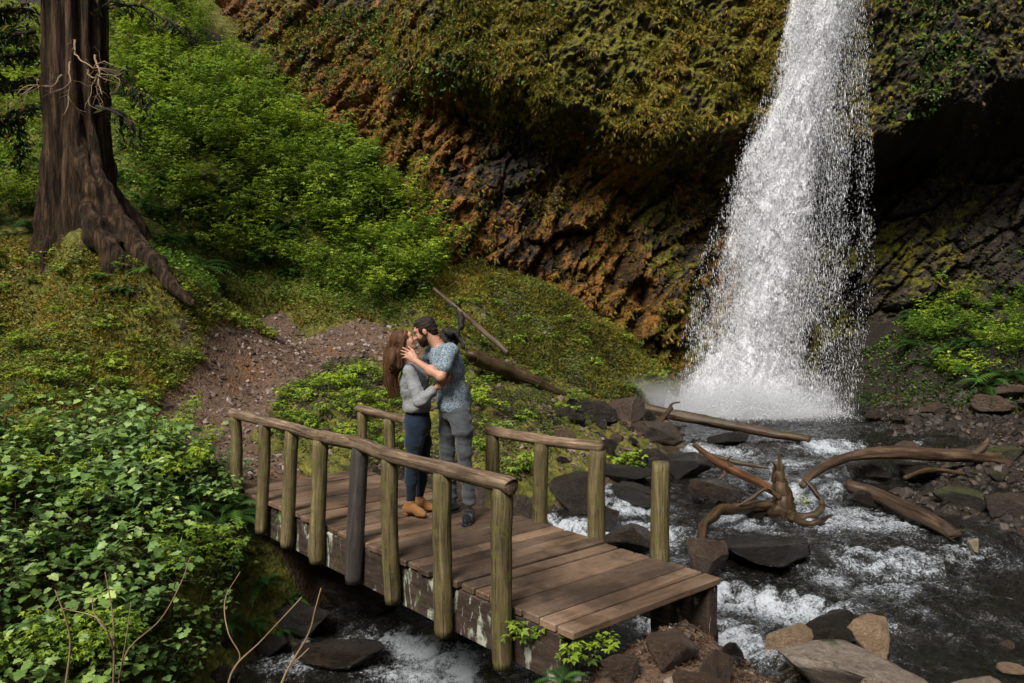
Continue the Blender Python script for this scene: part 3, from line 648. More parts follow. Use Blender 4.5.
for side, nm in ((-1, "near"), (1, "far")):
    yc = side * (BW / 2 - .06) * ysgn
    segs = MB(); xs = [-BLEN / 2 + (.1 if side < 0 else .0), -BLEN / 2 + 1.15, -BLEN / 2 + 2.4, -BLEN / 2 + 3.7, BLEN / 2 - .05]
    n = 60; L0, L1 = xs[0], xs[-1]
    V_, F_, T_ = boxv(L0, L1, yc - .06, yc + .06, -.38 if side < 0 else -.44, -.053, .012)
    segs.add(V_, F_, T_); segs.build("side_beam", M_BEAM, bridge, smooth=False)
# lower sill timbers seated in the banks
for xx in (-BLEN / 2 + .12, BLEN / 2 - .25):
    V_, F_, T_ = boxv(xx - .1, xx + .1, -BW / 2 - .05, BW / 2 + .05, -.62, -.383, .015); MB().add(V_, F_, T_).build("sill_timber", M_BEAM, bridge, smooth=False)
def s_on_line(u, wline):
    # s such that the vertical line above bp(s, wline) projects to column u
    k = (u - U0) / F
    # X = k * depth', depth' ~ Y*cos(pitch) approx (z small)
    best = None
    ss = np.linspace(-.6, BLEN + 1.0, 3000)
    P = BR[None] + ss[:, None] * D_[None] + wline * W_[None]
    zc = P[:, 1] * math.cos(PITCH) - (P[:, 2] - CAMZ) * math.sin(PITCH)
    return ss[np.argmin(np.abs(P[:, 0] / zc - k))]
def z_at(s, wline, v):
    P = bp(s, wline, 0); return float(at(512, v, P[1])[2])
def post(u, vt, vb, wline, r, mat=None, lean=0.0, zb=None, lab=None):
    s = s_on_line(u, wline); zt = z_at(s, wline, vt); zb_ = z_at(s, wline, vb) if vb else zb
    b = bp(s, wline, zb_); t_ = bp(s, wline, zt) + np.array([lean, 0, 0])
    pts = np.linspace(b, t_, 22); pts += (fbm(np.linspace(0, 3, 22), np.zeros(22) + u, oct=2, seed=5) * .012)[:, None] * W_[None]
    rad = r * (1 + .05 * fbm(np.linspace(0, 4, 22), np.zeros(22) + u, oct=3, seed=8)); rad[0] *= .9; rad[-1] *= .93
    c = loc(b)
    rad = rad * .86; V_, F4, F3 = tube(loc(pts), rad, 24, .11, int(u), True, .05); G_ = LASTG
    o = mesh_np("post", V_ - c, [F4, F3], mat or M_POST, bridge, True, {"var": ('FACE', np.full(len(F4) + len(F3), random.random()))}, grain=G_)
    o.location = c
    if lab: o["label"] = lab
    return s, zt
NW = -.085
near = [(237, 417, 487, .072), (261, 424, 533, .07), (286, 431, 547, .075), (316, 440, 563, .08), (352, 448, 583, .086), (392, 459, 603, .076), (443, 473, 636, .078), (502, 488, 668, .082)]
tops = []
for i, (u, vt, vb, r) in enumerate(near):
    s, zt = post(u, vt, vb, NW, r, M_DARKPOST if i == 4 else None, lean=[0, .05, .06, .05, .07, -.02, 0, 0][i], lab="dark weathered post" if i == 4 else None)
    tops.append((s, zt, [0, .05, .06, .05, .07, -.02, 0, 0][i]))
def rail(P, r, seed):
    r = r * .88
    pts = spline(P, 60); n = len(pts)
    rad = r * (1 + .06 * fbm(np.linspace(0, 9, n), np.zeros(n) + seed, oct=3, seed=seed)); rad[0] *= .8; rad[-1] *= .85
    c = loc(pts[n // 2])
    V_, F4, F3 = tube(loc(pts), rad, 24, .13, seed, True, .1); G_ = LASTG
    o = mesh_np("handrail", V_ - c, [F4, F3], M_RAIL, bridge, True, {"var": ('FACE', np.full(len(F4) + len(F3), random.random()))}, grain=G_); o.location = c
rp = [bp(s, NW, zt + .03) + np.array([l, 0, 0]) for s, zt, l in tops]
rp = [rp[0] + D_ * .06] + rp + [rp[-1] - D_ * .10 + np.array([0, 0, -.005])]
j = 5
rail(rp[:j + 1], .060, 3); rail(rp[j - 1:], .064, 4)
FW = BW + .06
ft = []
for u, vt, vb, r in ((362, 412, 0, .068), (390, 419, 0, .075), (493, 435, 0, .08), (541, 444, 0, .078), (596, 450, 0, .086), (660, 462, 0, .085)):
    s, zt = post(u, vt, None, FW if u != 541 else FW - .03, r, zb=-.62); ft.append((s, zt))
rail([bp(ft[0][0] + .08, FW, ft[0][1] + .03), bp(ft[0][0], FW, ft[0][1] + .035), bp(ft[1][0], FW, ft[1][1] + .03), bp(ft[1][0] - 0.75, FW, ft[1][1] + .03)], .055, 7)
rail([bp(ft[2][0] + .06, FW, ft[2][1] + .035), bp(ft[2][0], FW, ft[2][1] + .035), bp(ft[3][0], FW, ft[3][1] + .03), bp(ft[4][0], FW, ft[4][1] + .03), bp(ft[4][0] - .02, FW, ft[4][1] + .03)], .056, 9)
print("near tops", [(round(a, 2), round(b, 2)) for a, b, _ in tops], "far", [(round(a, 2), round(b, 2)) for a, b in ft])
# ================================================================ WATERFALL
def px(P):
    P = np.atleast_2d(P); d = P - np.array([0, 0, CAMZ])
    zc = d[:, 1] * math.cos(PITCH) - d[:, 2] * math.sin(PITCH); yc = d[:, 1] * math.sin(PITCH) + d[:, 2] * math.cos(PITCH)
    return U0 + F * d[:, 0] / zc, V0 - F * yc / zc
def inpoly(u, v, poly):
    c = np.zeros(np.shape(u), bool); P = np.array(poly, float)
    for (x1, y1), (x2, y2) in zip(P, np.roll(P, -1, 0)):
        c ^= ((y1 > v) != (y2 > v)) & (u < (x2 - x1) * (v - y1) / (y2 - y1 + 1e-9) + x1)
    return c
def mat_fall():
    t = NT("falling_water"); 
    t.b.inputs["Base Color"].default_value = (0.80, 0.80, 0.84, 1); t.b.inputs["Roughness"].default_value = 0.55; t.b.inputs["Specular IOR Level"].default_value = 0.3
    v = t.coord("Object", (1, 1, .42)); v2 = t.coord("Object", (1, 1, .6))
    a = t.noise(v, 2.6, 5, .62, .5); b = t.noise(v2, 12.0, 5, .72, .3); c = t.noise(v2, 34.0, 3, .75)
    s = t.math('ADD', t.math('MULTIPLY', t.math('SUBTRACT', a, .5), 1.5), t.math('ADD', t.math('MULTIPLY', t.math('SUBTRACT', b, .5), 2.0), t.math('MULTIPLY', t.math('SUBTRACT', c, .5), 1.7)))
    al = t.mr(t.math('ADD', t.attr("dens"), s), .45, 1.1)
    tr = t.n("BsdfTransparent"); df = t.n("BsdfTranslucent"); df.inputs[0].default_value = (.8, .82, .86, 1)
    m0 = t.n("MixShader"); m0.inputs[0].default_value = .12; t.l(t.b.outputs[0], m0.inputs[1]); t.l(df.outputs[0], m0.inputs[2])
    m = t.n("MixShader"); t.l(al, m.inputs[0]); t.l(tr.outputs[0], m.inputs[1]); t.l(m0.outputs[0], m.inputs[2]); t.l(m.outputs[0], t.out.inputs[0])
    t.bump(t.math('ADD', b, t.math('MULTIPLY', c, .5)), .8, .05)
    return t.m
def mat_drop():
    t = NT("water_drops"); t.base((0.88, 0.89, 0.92), .4, .4)
    df = t.n("BsdfTranslucent"); df.inputs[0].default_value = (.8, .82, .86, 1)
    m0 = t.n("MixShader"); m0.inputs[0].default_value = .12; t.l(t.b.outputs[0], m0.inputs[1]); t.l(df.outputs[0], m0.inputs[2]); t.l(m0.outputs[0], t.out.inputs[0]); return t.m
M_FALL, M_DROP = mat_fall(), mat_drop()
FV = np.array([-160, 0, 90, 150, 230, 300, 380, 414.0]); FL = np.array([806, 793, 772, 748, 722, 704, 688, 682.0]); FR = np.array([864, 858, 853, 854, 854, 851, 843, 838.0])
def fall_pt(a, v, depth):
    """a across 0..1 (left to right), v pixel row of the middle plane, depth behind the front"""
    Y = 16.75 - .25 * np.clip((v + 160) / 574, 0, 1) + depth
    L = np.interp(v, FV, FL); Rr = np.interp(v, FV, FR); u = L + (Rr - L) * a
    X = (u - U0) / F * 16.7; 
    k = (V0 - v) / F; Z = CAMZ + (-math.sin(PITCH) + k * math.cos(PITCH)) / (math.cos(PITCH) + k * math.sin(PITCH)) * 16.7
    return X, Y, Z
def fdens(a, v):
    core = np.exp(-((a - .36) / .30) ** 2); d = .24 + .62 * core
    d -= sstep(.50, .95, a) * .17 * (1 - .3 * sstep(90, 0, v)); d -= sstep(.10, -.02, a) * .5; d -= sstep(.93, 1.02, a) * .4
    d -= .32 * np.exp(-((a - .18) / .12) ** 2 - ((v - 290) / 55) ** 2); d += sstep(350, 405, v) * .45
    d += .25 * sstep(60, -60, v)
    return d
vs, fs, at_d, nt = [], [], [], 0
for layer in range(6):
    nu, nv = 90, 230; A, VV = np.meshgrid(np.linspace(-.03, 1.03, nu), np.linspace(-150, 414, nv))
    dp = layer * .13 + .22 * fbm(A * 5 + layer * 9, VV / 60, oct=5, seed=50 + layer, gain=.6) + .25 * (1 - np.sin(np.clip(A, 0, 1) * math.pi))
    X, Y, Z = fall_pt(A + .03 * fbm(A * 2, VV / 50, oct=3, seed=90 + layer), VV, dp)
    vs.append(np.stack([X, Y, Z], -1).reshape(-1, 3)); fs.append(grid_faces(nu, nv) + nt); nt += nu * nv
    at_d.append((fdens(A, VV) - .06).reshape(-1))
fallo = mesh_np("waterfall", np.concatenate(vs), np.concatenate(fs), M_FALL, attrs={"dens": ('POINT', np.concatenate(at_d))})
tag(fallo, kind="structure")
# loose drops torn off the curtain
OCT = np.array([[1, 0, -.5], [-.5, .87, -.5], [-.5, -.87, -.5], [0, 0, 1.2]]); OF = np.array([[0, 1, 3], [1, 2, 3], [2, 0, 3], [1, 0, 2]])
N = 800000; a = rng.uniform(-.10, 1.10, N); v = rng.uniform(-100, 412, N)
dn = fdens(np.clip(a, 0, 1), v) * np.exp(-(np.maximum(0, np.abs(a - .5) - .48) / .03) ** 2) + .22
ns = (fbm(a * 9, v / 90, oct=4, seed=70) * .8 + fbm(a * 40, v / 26, oct=3, seed=71) * .7) * (1 - .55 * sstep(.55, .8, a))
kp = rng.random(N) < np.clip(dn + ns, 0.015, 1) ** 1.6 * (.24 + .16 * sstep(.5, .8, a)); a, v = a[kp], v[kp]; N = len(a)
X, Y, Z = fall_pt(a, v, rng.uniform(-.22, .5, N)); 
sz = (rng.gamma(1.4, .0014, N) + .0015) * (1 + .8 * (rng.random(N) < .06))
Ms = np.zeros((N, 3, 3)); Ms[:, 0, 0] = Ms[:, 1, 1] = sz; Ms[:, 2, 2] = sz * rng.uniform(2.0, 8.0, N); Ms[:, 0, 2] = sz * rng.normal(-.2, .5, N)
T = np.stack([X, Y, Z], 1)
# splash at the foot
N2 = 110000; uu = (745 + rng.normal(0, 36, N2)).clip(668, 842); hh = rng.gamma(1.3, .16, N2) * (1 - np.abs(uu - 745) / 190).clip(.15, 1); yy = 16.4 + rng.normal(0, .38, N2)
T2 = np.stack([(uu - U0) / F * 16.5, yy, -.3 + hh], 1); s2 = rng.gamma(1.4, .0022, N2) + .002
M2 = np.zeros((N2, 3, 3)); M2[:, 0, 0] = M2[:, 1, 1] = s2; M2[:, 2, 2] = s2 * 1.3
Vd, Fd = instmesh(OCT, OF, np.concatenate([Ms, M2]), np.concatenate([T, T2]))
tag(mesh_np("spray_drops", Vd, Fd, M_DROP, smooth=True), kind="stuff")
# drifting mist over the plunge pool
def mat_mist():
    t = NT("spray_mist"); t.t.nodes.remove(t.b)
    pv = t.n("VolumePrincipled"); pv.inputs["Color"].default_value = (.93, .95, 1, 1); pv.inputs["Anisotropy"].default_value = .2
    tc = t.n("TexCoord"); ln = t.n("VectorMath", operation='LENGTH'); t.l(tc.outputs["Object"], ln.inputs[0])
    f = t.math('MAXIMUM', t.math('SUBTRACT', 1.0, ln.outputs["Value"]), 0.0); nz = t.noise(t.coord("Object", (3, 3, 2)), 1.6, 4, .6)
    t.l(t.math('MULTIPLY', t.math('MULTIPLY', f, f), t.math('MULTIPLY', t.mr(nz, .3, .7), 3.2)), pv.inputs["Density"]); t.l(pv.outputs[0], t.out.inputs["Volume"]); return t.m
M_MIST = mat_mist()
for c, r in (((4.3, 16.1, .0), (2.9, .9, .8)), ((2.7, 15.9, .0), (1.7, .8, .65))):
    th = np.linspace(0, math.pi, 14); ph = np.linspace(0, 2 * math.pi, 24, endpoint=False); TH, PHI = np.meshgrid(th, ph, indexing='ij')
    V_ = np.stack([np.sin(TH) * np.cos(PHI), np.sin(TH) * np.sin(PHI), np.cos(TH)], -1).reshape(-1, 3)
    o = mesh_np("mist", V_, grid_faces(24, 14, True)[:, ::-1], M_MIST); o.location = c; o.scale = r; tag(o, kind="stuff")

# ================================================================ ROCKS
import bmesh
def rockmat(name, a, b, c, rough=.5, moss=0.0, bumpd=.03):
    t = NT(name); oi = t.n("ObjectInfo"); cb = t.n("CombineXYZ"); t.l(t.math('MULTIPLY', oi.outputs["Random"], 51.0), cb.inputs[0])
    ad = t.n("VectorMath", operation='ADD'); t.l(t.coord("Object"), ad.inputs[0]); t.l(cb.outputs[0], ad.inputs[1]); v = ad.outputs[0]
    n = t.noise(v, 2.0, 8, .7); n2 = t.noise(v, 9.0, 7, .72)
    col = t.ramp(t.math('ADD', t.math('MULTIPLY', n, .5), t.math('MULTIPLY', n2, .5)), [(.34, a), (.5, b), (.66, c)])
    col = t.mix(1.0, col, t.ramp(oi.outputs["Random"], [(0, (.55, .55, .58)), (.5, (1, .98, .95)), (1, (1.5, 1.3, 1.15))]), 'MULTIPLY')
    g = t.n("NewGeometry"); sx = t.n("SeparateXYZ"); t.l(g.outputs["Normal"], sx.inputs[0])
    if moss:
        mm = t.math('ADD', t.math('MULTIPLY', sx.outputs[2], .3), n); col = t.mix(t.mr(mm, 1.0 - moss * .5, 1.12 - moss * .5), col, t.ramp(n2, [(.35, (.012, .016, .004)), (.5, (.035, .042, .008)), (.62, (.09, .095, .018))]))
    t.base(col, t.mr(n2, .35, .65, rough * .6, rough), .5); t.bump(t.math('ADD', t.math('ADD', n, n2), t.math('MULTIPLY', t.noise(v, 30, 4, .7), .4)), 1.0, bumpd * 1.6); return t.m
M_WET = rockmat("wet_dark_basalt", (.005, .004, .0035), (.017, .013, .010), (.042, .032, .024), .26)
M_BROWN = rockmat("damp_brown_rock", (.022, .014, .009), (.07, .045, .03), (.14, .10, .07), .55, .25)
M_PALE = rockmat("dry_pale_boulder", (.10, .07, .05), (.36, .28, .21), (.58, .5, .41), .8, .35)
M_TAN = rockmat("tan_boulder", (.075, .055, .035), (.2, .15, .1), (.34, .27, .2), .75, .2)
M_MOSSROCK = rockmat("mossy_rock", (.012, .01, .007), (.04, .032, .02), (.085, .065, .04), .6, .85)
def rockmesh(seed, sub=4, cuts=10, rough=.10):
    bm = bmesh.new(); bmesh.ops.create_icosphere(bm, subdivisions=sub, radius=1.0)
    V_ = np.array([v.co[:] for v in bm.verts]); Fc = np.array([[v.index for v in f.verts] for f in bm.faces]); bm.free()
    r = np.random.default_rng(seed)
    for i in range(cuts + 6):
        n = r.normal(size=3); n /= np.linalg.norm(n); d = r.uniform(.42, .82); k = V_ @ n - d
        V_ = V_ - np.maximum(k, 0)[:, None] * n[None]
    q = V_ + seed * 3.3
    V_ = V_ * (1 + rough * fbm(q[:, 0] * 1.5, q[:, 1] * 1.5, q[:, 2] * 1.5, 5, seed, .55))[:, None]
    if sub >= 4: V_ += V_ * (.05 * fbm(q[:, 0] * 7, q[:, 1] * 7, q[:, 2] * 7, 3, seed + 3))[:, None]
    return V_, Fc
ROCKV = [rockmesh(s, 4) for s in range(9)]; SMALLV = [rockmesh(s + 40, 3, 9, .12) for s in range(8)]
_rm = {}
def rock(loc_, size, rot, mat, key, label, group=None, name="boulder"):
    kk = (key, mat.name)
    if kk not in _rm:
        V_, Fc = (SMALLV if key[0] == 's' else ROCKV)[int(key[1:])]
        o = mesh_np(name, V_, Fc, mat, smooth=key[0] != 's', link=False); _rm[kk] = o.data
    o = bpy.data.objects.new(name, _rm[kk]); COL.objects.link(o)
    o.location = loc_; o.scale = size; o.rotation_euler = rot
    return tag(o, label, "boulder" if name == "boulder" else "rock", group)
# (u, v of the centre, width px, height px, Y, material, variant, label)
HERO = [
    (838, 668, 150, 62, 5.9, M_PALE, 0, "large pale flat-topped boulder with a green moss patch at the bottom edge"),
    (872, 637, 46, 44, 6.7, M_TAN, 1, "tan upright boulder standing behind the large pale boulder"),
    (838, 632, 82, 38, 6.9, M_WET, 2, "dark wet boulder left of the tan upright one"),
    (788, 642, 46, 40, 6.4, M_TAN, 3, "small tan rock at the left end of the large pale boulder"),
    (668, 650, 60, 44, 5.3, M_BROWN, 4, "brown lumpy rock beneath the near corner of the bridge deck"),
    (625, 672, 50, 30, 4.75, M_BROWN, 5, "brown rock at the bottom edge beside the fern"),
    (718, 668, 36, 44, 5.5, M_BROWN, 6, "narrow brown rock leaning right of the rocks under the deck"),
    (735, 655, 28, 30, 5.9, M_WET, 7, "small dark rock at the water's edge near the bridge end"),
    (700, 690, 60, 40, 5.0, M_BROWN, 8, "greyish brown rock cut off by the bottom edge"),
    (975, 690, 50, 26, 5.9, M_PALE, 3, "small pale stone at the bottom edge of the stream"),
    (1008, 668, 30, 12, 6.5, M_TAN, 1, "flat tan stone under shallow water at the lower right corner"),
    (577, 493, 62, 42, 10.6, M_WET, 1, "rounded dark wet boulder seen between the far bridge posts"),
    (630, 492, 52, 30, 10.9, M_WET, 0, "flat grey wet boulder between the last rail post and the lone post"),
    (628, 415, 56, 36, 14.9, M_BROWN, 5, "brown block at the left end of the long fallen log"),
    (598, 412, 42, 26, 15.2, M_WET, 3, "dark rock behind the brown block left of the long log"),
    (650, 432, 60, 30, 14.2, M_BROWN, 2, "brown wedge-shaped rock below the left end of the long log"),
    (684, 466, 54, 32, 12.7, M_WET, 4, "dark wet boulder beyond the lone bridge post"),
    (655, 462, 50, 34, 12.6, M_WET, 6, "dark rock behind the leafy green plant in the stream"),
    (625, 474, 60, 22, 12.0, M_WET, 8, "low dark rock carrying the leafy green plant"),
    (694, 390, 34, 62, 16.9, M_MOSSROCK, 6, "tall mossy slab leaning beside the foot of the waterfall"),
    (660, 396, 60, 26, 16.9, M_MOSSROCK, 2, "mossy rock in the mist left of the waterfall"),
    (732, 438, 44, 20, 14.2, M_WET, 0, "dark rock under the middle of the long log"),
    (715, 490, 50, 22, 11.9, M_WET, 3, "dark rock under the broken orange-ended log"),
    (640, 540, 60, 34, 9.7, M_WET, 7, "dark rock split by the white rapid behind the bridge"),
    (605, 520, 36, 30, 10.4, M_WET, 5, "dark stone in the rapid behind the rail post"),
    (772, 552, 120, 26, 8.9, M_WET, 5, "broad dark ledge under the pool below the stump"),
    (705, 560, 40, 60, 9.1, M_BROWN, 8, "brown rock at the lip of the small cascade by the bridge"),
    (870, 498, 40, 16, 11.2, M_WET, 1, "dark rock against the lower end of the slanting log"),
    (915, 470, 50, 22, 12.2, M_WET, 4, "dark rock beneath the large curved log"),
    (865, 470, 44, 22, 12.3, M_WET, 6, "dark wet rock beneath the bend of the curved log"),
    (957, 497, 60, 30, 11.3, M_MOSSROCK, 0, "moss-topped rock with a small green sprig on the right bank"),
    (1003, 505, 56, 34, 11.0, M_BROWN, 2, "reddish brown flat block on the right bank"),
    (940, 520, 44, 16, 10.7, M_WET, 3, "bluish wet stone beside the moss-topped rock"),
    (975, 547, 14, 18, 10.0, M_PALE, 5, "small pale upright stone at the tip of the slanting log"),
    (874, 417, 22, 12, 15.7, M_WET, 7, "small black rock standing out of the plunge pool"),
    (1012, 390, 36, 20, 15.8, M_BROWN, 4, "rusty brown boulder high on the right bank"),
    (985, 404, 44, 22, 15.4, M_BROWN, 1, "brown rock at the foot of the green plants on the right"),
    (1005, 455, 40, 24, 12.9, M_MOSSROCK, 8, "mossy rock at the right end of the curved log"),
    (350, 590, 90, 50, 9.3, M_WET, 0, "dark boulder in the shadow under the bridge"),
    (455, 625, 70, 40, 8.3, M_WET, 2, "dark wet rock parting the water under the bridge"),
    (300, 622, 80, 40, 8.4, M_WET, 5, "dark rock at the foot of the left bank below the bridge"),
    (345, 655, 90, 26, 7.7, M_WET, 8, "low wet rock washed over by the stream at the bottom edge")]
hero_d = []
def fitY(u, v, off, guess):
    Ys = np.linspace(4.2, 17.4, 400); P = np.array([at(u, v, y) for y in Ys]); g_ = np.maximum(tz(P[:, 0], P[:, 1]), wz(P[:, 0], P[:, 1])) + off - P[:, 2]
    i = np.where((g_[:-1] < 0) & (g_[1:] >= 0))[0]
    return guess if len(i) == 0 else float(Ys[i[np.argmin(np.abs(Ys[i] - guess))]])
for i, (u, v, wpx, hpx, Y, m, k, lab) in enumerate(HERO):
    Y = fitY(u, v, (.28 if wpx < 140 or m is M_PALE else -.1) * hpx * Y / F, Y) if v < 700 else Y
    p = at(u, v, Y); sc = Y / F / 2
    o = rock(p, (wpx * sc * 1.18, wpx * sc * random.uniform(.75, 1.0), hpx * sc * 1.25), (random.uniform(-.12, .12), random.uniform(-.12, .12), (0, 3.1)[i % 2] + random.uniform(-.3, .3)), m, f"b{k}", lab)
    hero_d.append((p[0], p[1], wpx * sc))
hero_d = np.array(hero_d)
placed = []; REPS = []
def scatter_rocks(n, poly, smin, smax, mats, lab, grp, tries=60, sink=.35, zlim=None, flat=.62):
    c = 0
    for _ in range(n * tries):
        if c >= n: break
        x, y = random.uniform(-4, 10.5), random.uniform(4.3, 17.6)
        z = float(tz([x], [y])[0]); z = max(z, float(wz([x], [y])[0]) - .12) if z > float(wz([x], [y])[0]) - .35 else z
        u, v = px([x, y, z]); 
        if not inpoly(u, v, poly)[0]: continue
        s = smin + (smax - smin) * random.random() ** 2.2
        if any((x - a) ** 2 + (y - b) ** 2 < (.62 * (s + r)) ** 2 for a, b, r in placed): continue
        if np.any((hero_d[:, 0] - x) ** 2 + (hero_d[:, 1] - y) ** 2 < (.6 * (hero_d[:, 2] + s)) ** 2): continue
        if -.2 < (x - BR[0]) * D_[0] + (y - BR[1]) * D_[1] < BLEN and -.2 < (x - BR[0]) * W_[0] + (y - BR[1]) * W_[1] < BW + .2 and z + s > -.5: continue
        placed.append((x, y, s)); c += 1
        REPS.append((rock((x, y, z + s * flat * (1 - 2 * sink) * .6), (s, s * random.uniform(.6, 1), s * random.uniform(.45, .8)), (random.uniform(-.3, .3), random.uniform(-.3, .3), random.uniform(0, 6.3)), random.choice(mats), f"s{random.randrange(8)}", lab, grp, "stream_rock"), lab, u[0], v[0], s))
scatter_rocks(125, [(860, 412), (1024, 385), (1080, 420), (1080, 570), (960, 550), (880, 505), (830, 470), (880, 440)], .07, .34, [M_WET, M_WET, M_WET, M_BROWN, M_BROWN, M_MOSSROCK], "wet rock", "rocks strewn over the right bank")
scatter_rocks(46, [(560, 405), (690, 405), (700, 480), (620, 480), (540, 470), (530, 430)], .08, .28, [M_WET, M_WET, M_BROWN], "dark bank rock", "rocks on the bank behind the bridge")
scatter_rocks(38, [(690, 430), (900, 430), (860, 530), (700, 530)], .07, .24, [M_WET], "dark rock in the rapids", "rocks standing in the rapids")
scatter_rocks(16, [(690, 530), (960, 540), (1020, 683), (740, 640)], .05, .16, [M_WET, M_BROWN], "half-sunk wet stone", "rocks in the lower stream")
scatter_rocks(38, [(590, 600), (740, 625), (900, 683), (900, 760), (500, 760), (520, 650)], .04, .15, [M_BROWN, M_PALE, M_WET, M_BROWN], "brown stone", "stones by the bridge end")
scatter_rocks(20, [(230, 560), (520, 600), (560, 683), (200, 683)], .08, .22, [M_WET], "black rock under the bridge", "rocks in the stream under the bridge", zlim=1)
# path and slope stones (countless): one object each
def pebble_field(name, n, poly, smin, smax, mat, path_only=None, seed=1, xr=(-8, 10), yr=(4, 18)):
    r = np.random.default_rng(seed); m = n * 12; x = r.uniform(*xr, m); y = r.uniform(*yr, m); z = tz(x, y); u, v = px(np.stack([x, y, z], 1))
    k = inpoly(u, v, poly)
    if path_only is True: k &= tfield(PTH, x, y) > r.uniform(.1, .7, m)
    if path_only is False: k &= tfield(PTH, x, y) < .5
    x, y, z = x[k][:n], y[k][:n], z[k][:n]; N = len(x)
    s = smin + (smax - smin) * r.random(N) ** 4
    TV, TF = SM1
    yaw = r.uniform(0, 6.28, N); nr = tnormal(x, y) + r.normal(0, .25, (N, 3)); M = frames(nr, yaw, s) * np.array([1, .75, .5])[None, None, :]
    Vp, Fp = instmesh(TV, TF, M, np.stack([x, y, z + s * .12], 1))
    return tag(mesh_np(name, Vp, Fp, mat, smooth=False, attrs={"var": ('FACE', np.repeat(r.random(N), len(TF)))}), kind="stuff")
SM1 = rockmesh(99, 2, 7, .1)
def mat_pebble(name, a, b, c):
    t = NT(name); col = t.ramp(t.attr("var"), [(0, a), (.6, b), (1, c)]); n = t.noise(t.coord("Object"), 30, 5, .7)
    t.base(t.mix(t.mr(n, .35, .65, .5, 0), col, (.02, .014, .01)), .6, .4); return t.m
M_PEB = mat_pebble("path_gravel_stone", (.06, .036, .026), (.16, .105, .085), (.34, .27, .24))
M_PEBD = mat_pebble("dark_scree_stone", (.02, .013, .009), (.07, .045, .032), (.24, .18, .14))
pebble_field("gravel", 6500, [(150, 300), (420, 300), (420, 480), (150, 480)], .012, .085, M_PEB, True, 2)
pebble_field("scree", 5500, [(430, 300), (560, 300), (700, 400), (640, 480), (400, 480), (280, 440), (270, 380)], .012, .10, M_PEBD, False, 3)
M_PEBK = mat_pebble("wet_black_stone", (.007, .005, .004), (.022, .016, .012), (.085, .065, .052))
pebble_field("scree", 7000, [(880, 400), (1040, 380), (1040, 560), (850, 500)], .012, .15, M_PEBK, None, 4)
pebble_field("scree", 2500, [(560, 600), (740, 630), (900, 690), (520, 760)], .006, .07, M_PEBD, None, 5)

# ================================================================ LOGS
M_LOG = mat_wood("wet_driftwood", (.018, .011, .007), (.07, .042, .026), (.19, .125, .08), axis=0, rough=.55)
M_LOGD = mat_wood("dark_wet_log", (.018, .010, .005), (.06, .034, .018), (.13, .08, .045), axis=0, rough=.5, moss=(.05, .055, .012), mossamt=.5)
M_LOGR = mat_wood("reddish_broken_log", (.03, .014, .007), (.09, .042, .02), (.24, .11, .05), axis=0, rough=.5)
def log(name, pix, rad, mat, label, cat, seed, wob=.24, n=110, extra=None):
    P = np.array([at(*p) for p in pix]); c = P.mean(0); pts = spline(P - c, n); m = len(pts)
    rr = np.interp(np.linspace(0, 1, m), np.linspace(0, 1, len(rad)), rad)
    pts[1:-1] += .25 * rr[1:-1, None] * np.stack([fbm(np.linspace(0, 6, m), np.zeros(m) + q, oct=3, seed=seed) for q in (1, 2, 3)], 1)[1:-1]
    mb = MB(); mb.tube(pts, rr, 32, wob, seed, True, .08)
    o = mb.build(name, mat); o.location = c; tag(o, label, cat)
    for k, (ep, er, en) in enumerate(extra or []):
        q = np.array([at(*p) for p in ep]) - c; qs = spline(q, 16)
        MB().tube(qs, np.linspace(er, er * .45, 16), 10, .2, seed + k + 1, True, .4).build(en, mat, o)
    return o
log("fallen_log", [(612, 405, 15.4), (650, 410, 15.1), (700, 419, 14.8), (760, 431, 14.4), (810, 440, 14.1)], [.10, .105, .095, .08, .07], M_LOGD, "long straight dark log lying across the stream below the waterfall", "log", 3, extra=[([(668, 411, 15.0), (672, 404, 14.95), (680, 402, 14.9)], .03, "branch_stub")])
log("broken_log", [(694, 445, 12.6), (716, 461, 12.1), (742, 475, 11.5), (772, 490, 10.9), (790, 500, 10.5)], [.035, .06, .065, .06, .05], M_LOGR, "broken reddish log with a splintered orange upper end left of the stump", "log", 5,
    extra=[([(725, 467, 11.9), (722, 478, 11.8), (704, 482, 11.8)], .022, "twig"), ([(733, 468, 11.7), (728, 460, 11.7), (732, 456, 11.6)], .02, "twig")])
log("curved_log", [(802, 486, 11.1), (812, 474, 11.3), (832, 463, 11.6), (862, 455, 11.8), (905, 453, 12.0), (950, 455, 12.2), (990, 459, 12.4), (1010, 464, 12.5)], [.045, .06, .07, .08, .095, .10, .09, .045], M_LOG, "large smooth curved driftwood log arching to the right bank", "log", 7,
    extra=[([(972, 455, 12.3), (984, 446, 12.35), (988, 439, 12.4)], .07, "branch_stub")])
log("slanting_log", [(848, 486, 11.1), (875, 494, 10.8), (905, 508, 10.2), (935, 524, 9.6), (956, 536, 9.3)], [.08, .09, .10, .09, .07], M_LOG, "shorter brown log slanting down into the pool below the curved log", "log", 9)
log("background_log", [(472, 358, 13.9), (500, 368, 14.2), (530, 380, 14.5), (565, 396, 14.9)], [.12, .12, .11, .08], M_LOGD, "dark log half sunk in the mossy bank right of the man", "log", 11)
log("driftwood_log", [(556, 408, 14.6), (590, 412, 14.6), (625, 422, 14.2), (655, 434, 13.8)], [.05, .08, .08, .04], M_LOGD, "dark driftwood log wedged among rocks left of the plunge pool", "log", 41)
log("driftwood_log", [(632, 440, 13.6), (655, 425, 14.1), (672, 408, 14.7)], [.05, .06, .03], M_LOG, "short brown log propped on rocks beside the long log's left end", "log", 42)
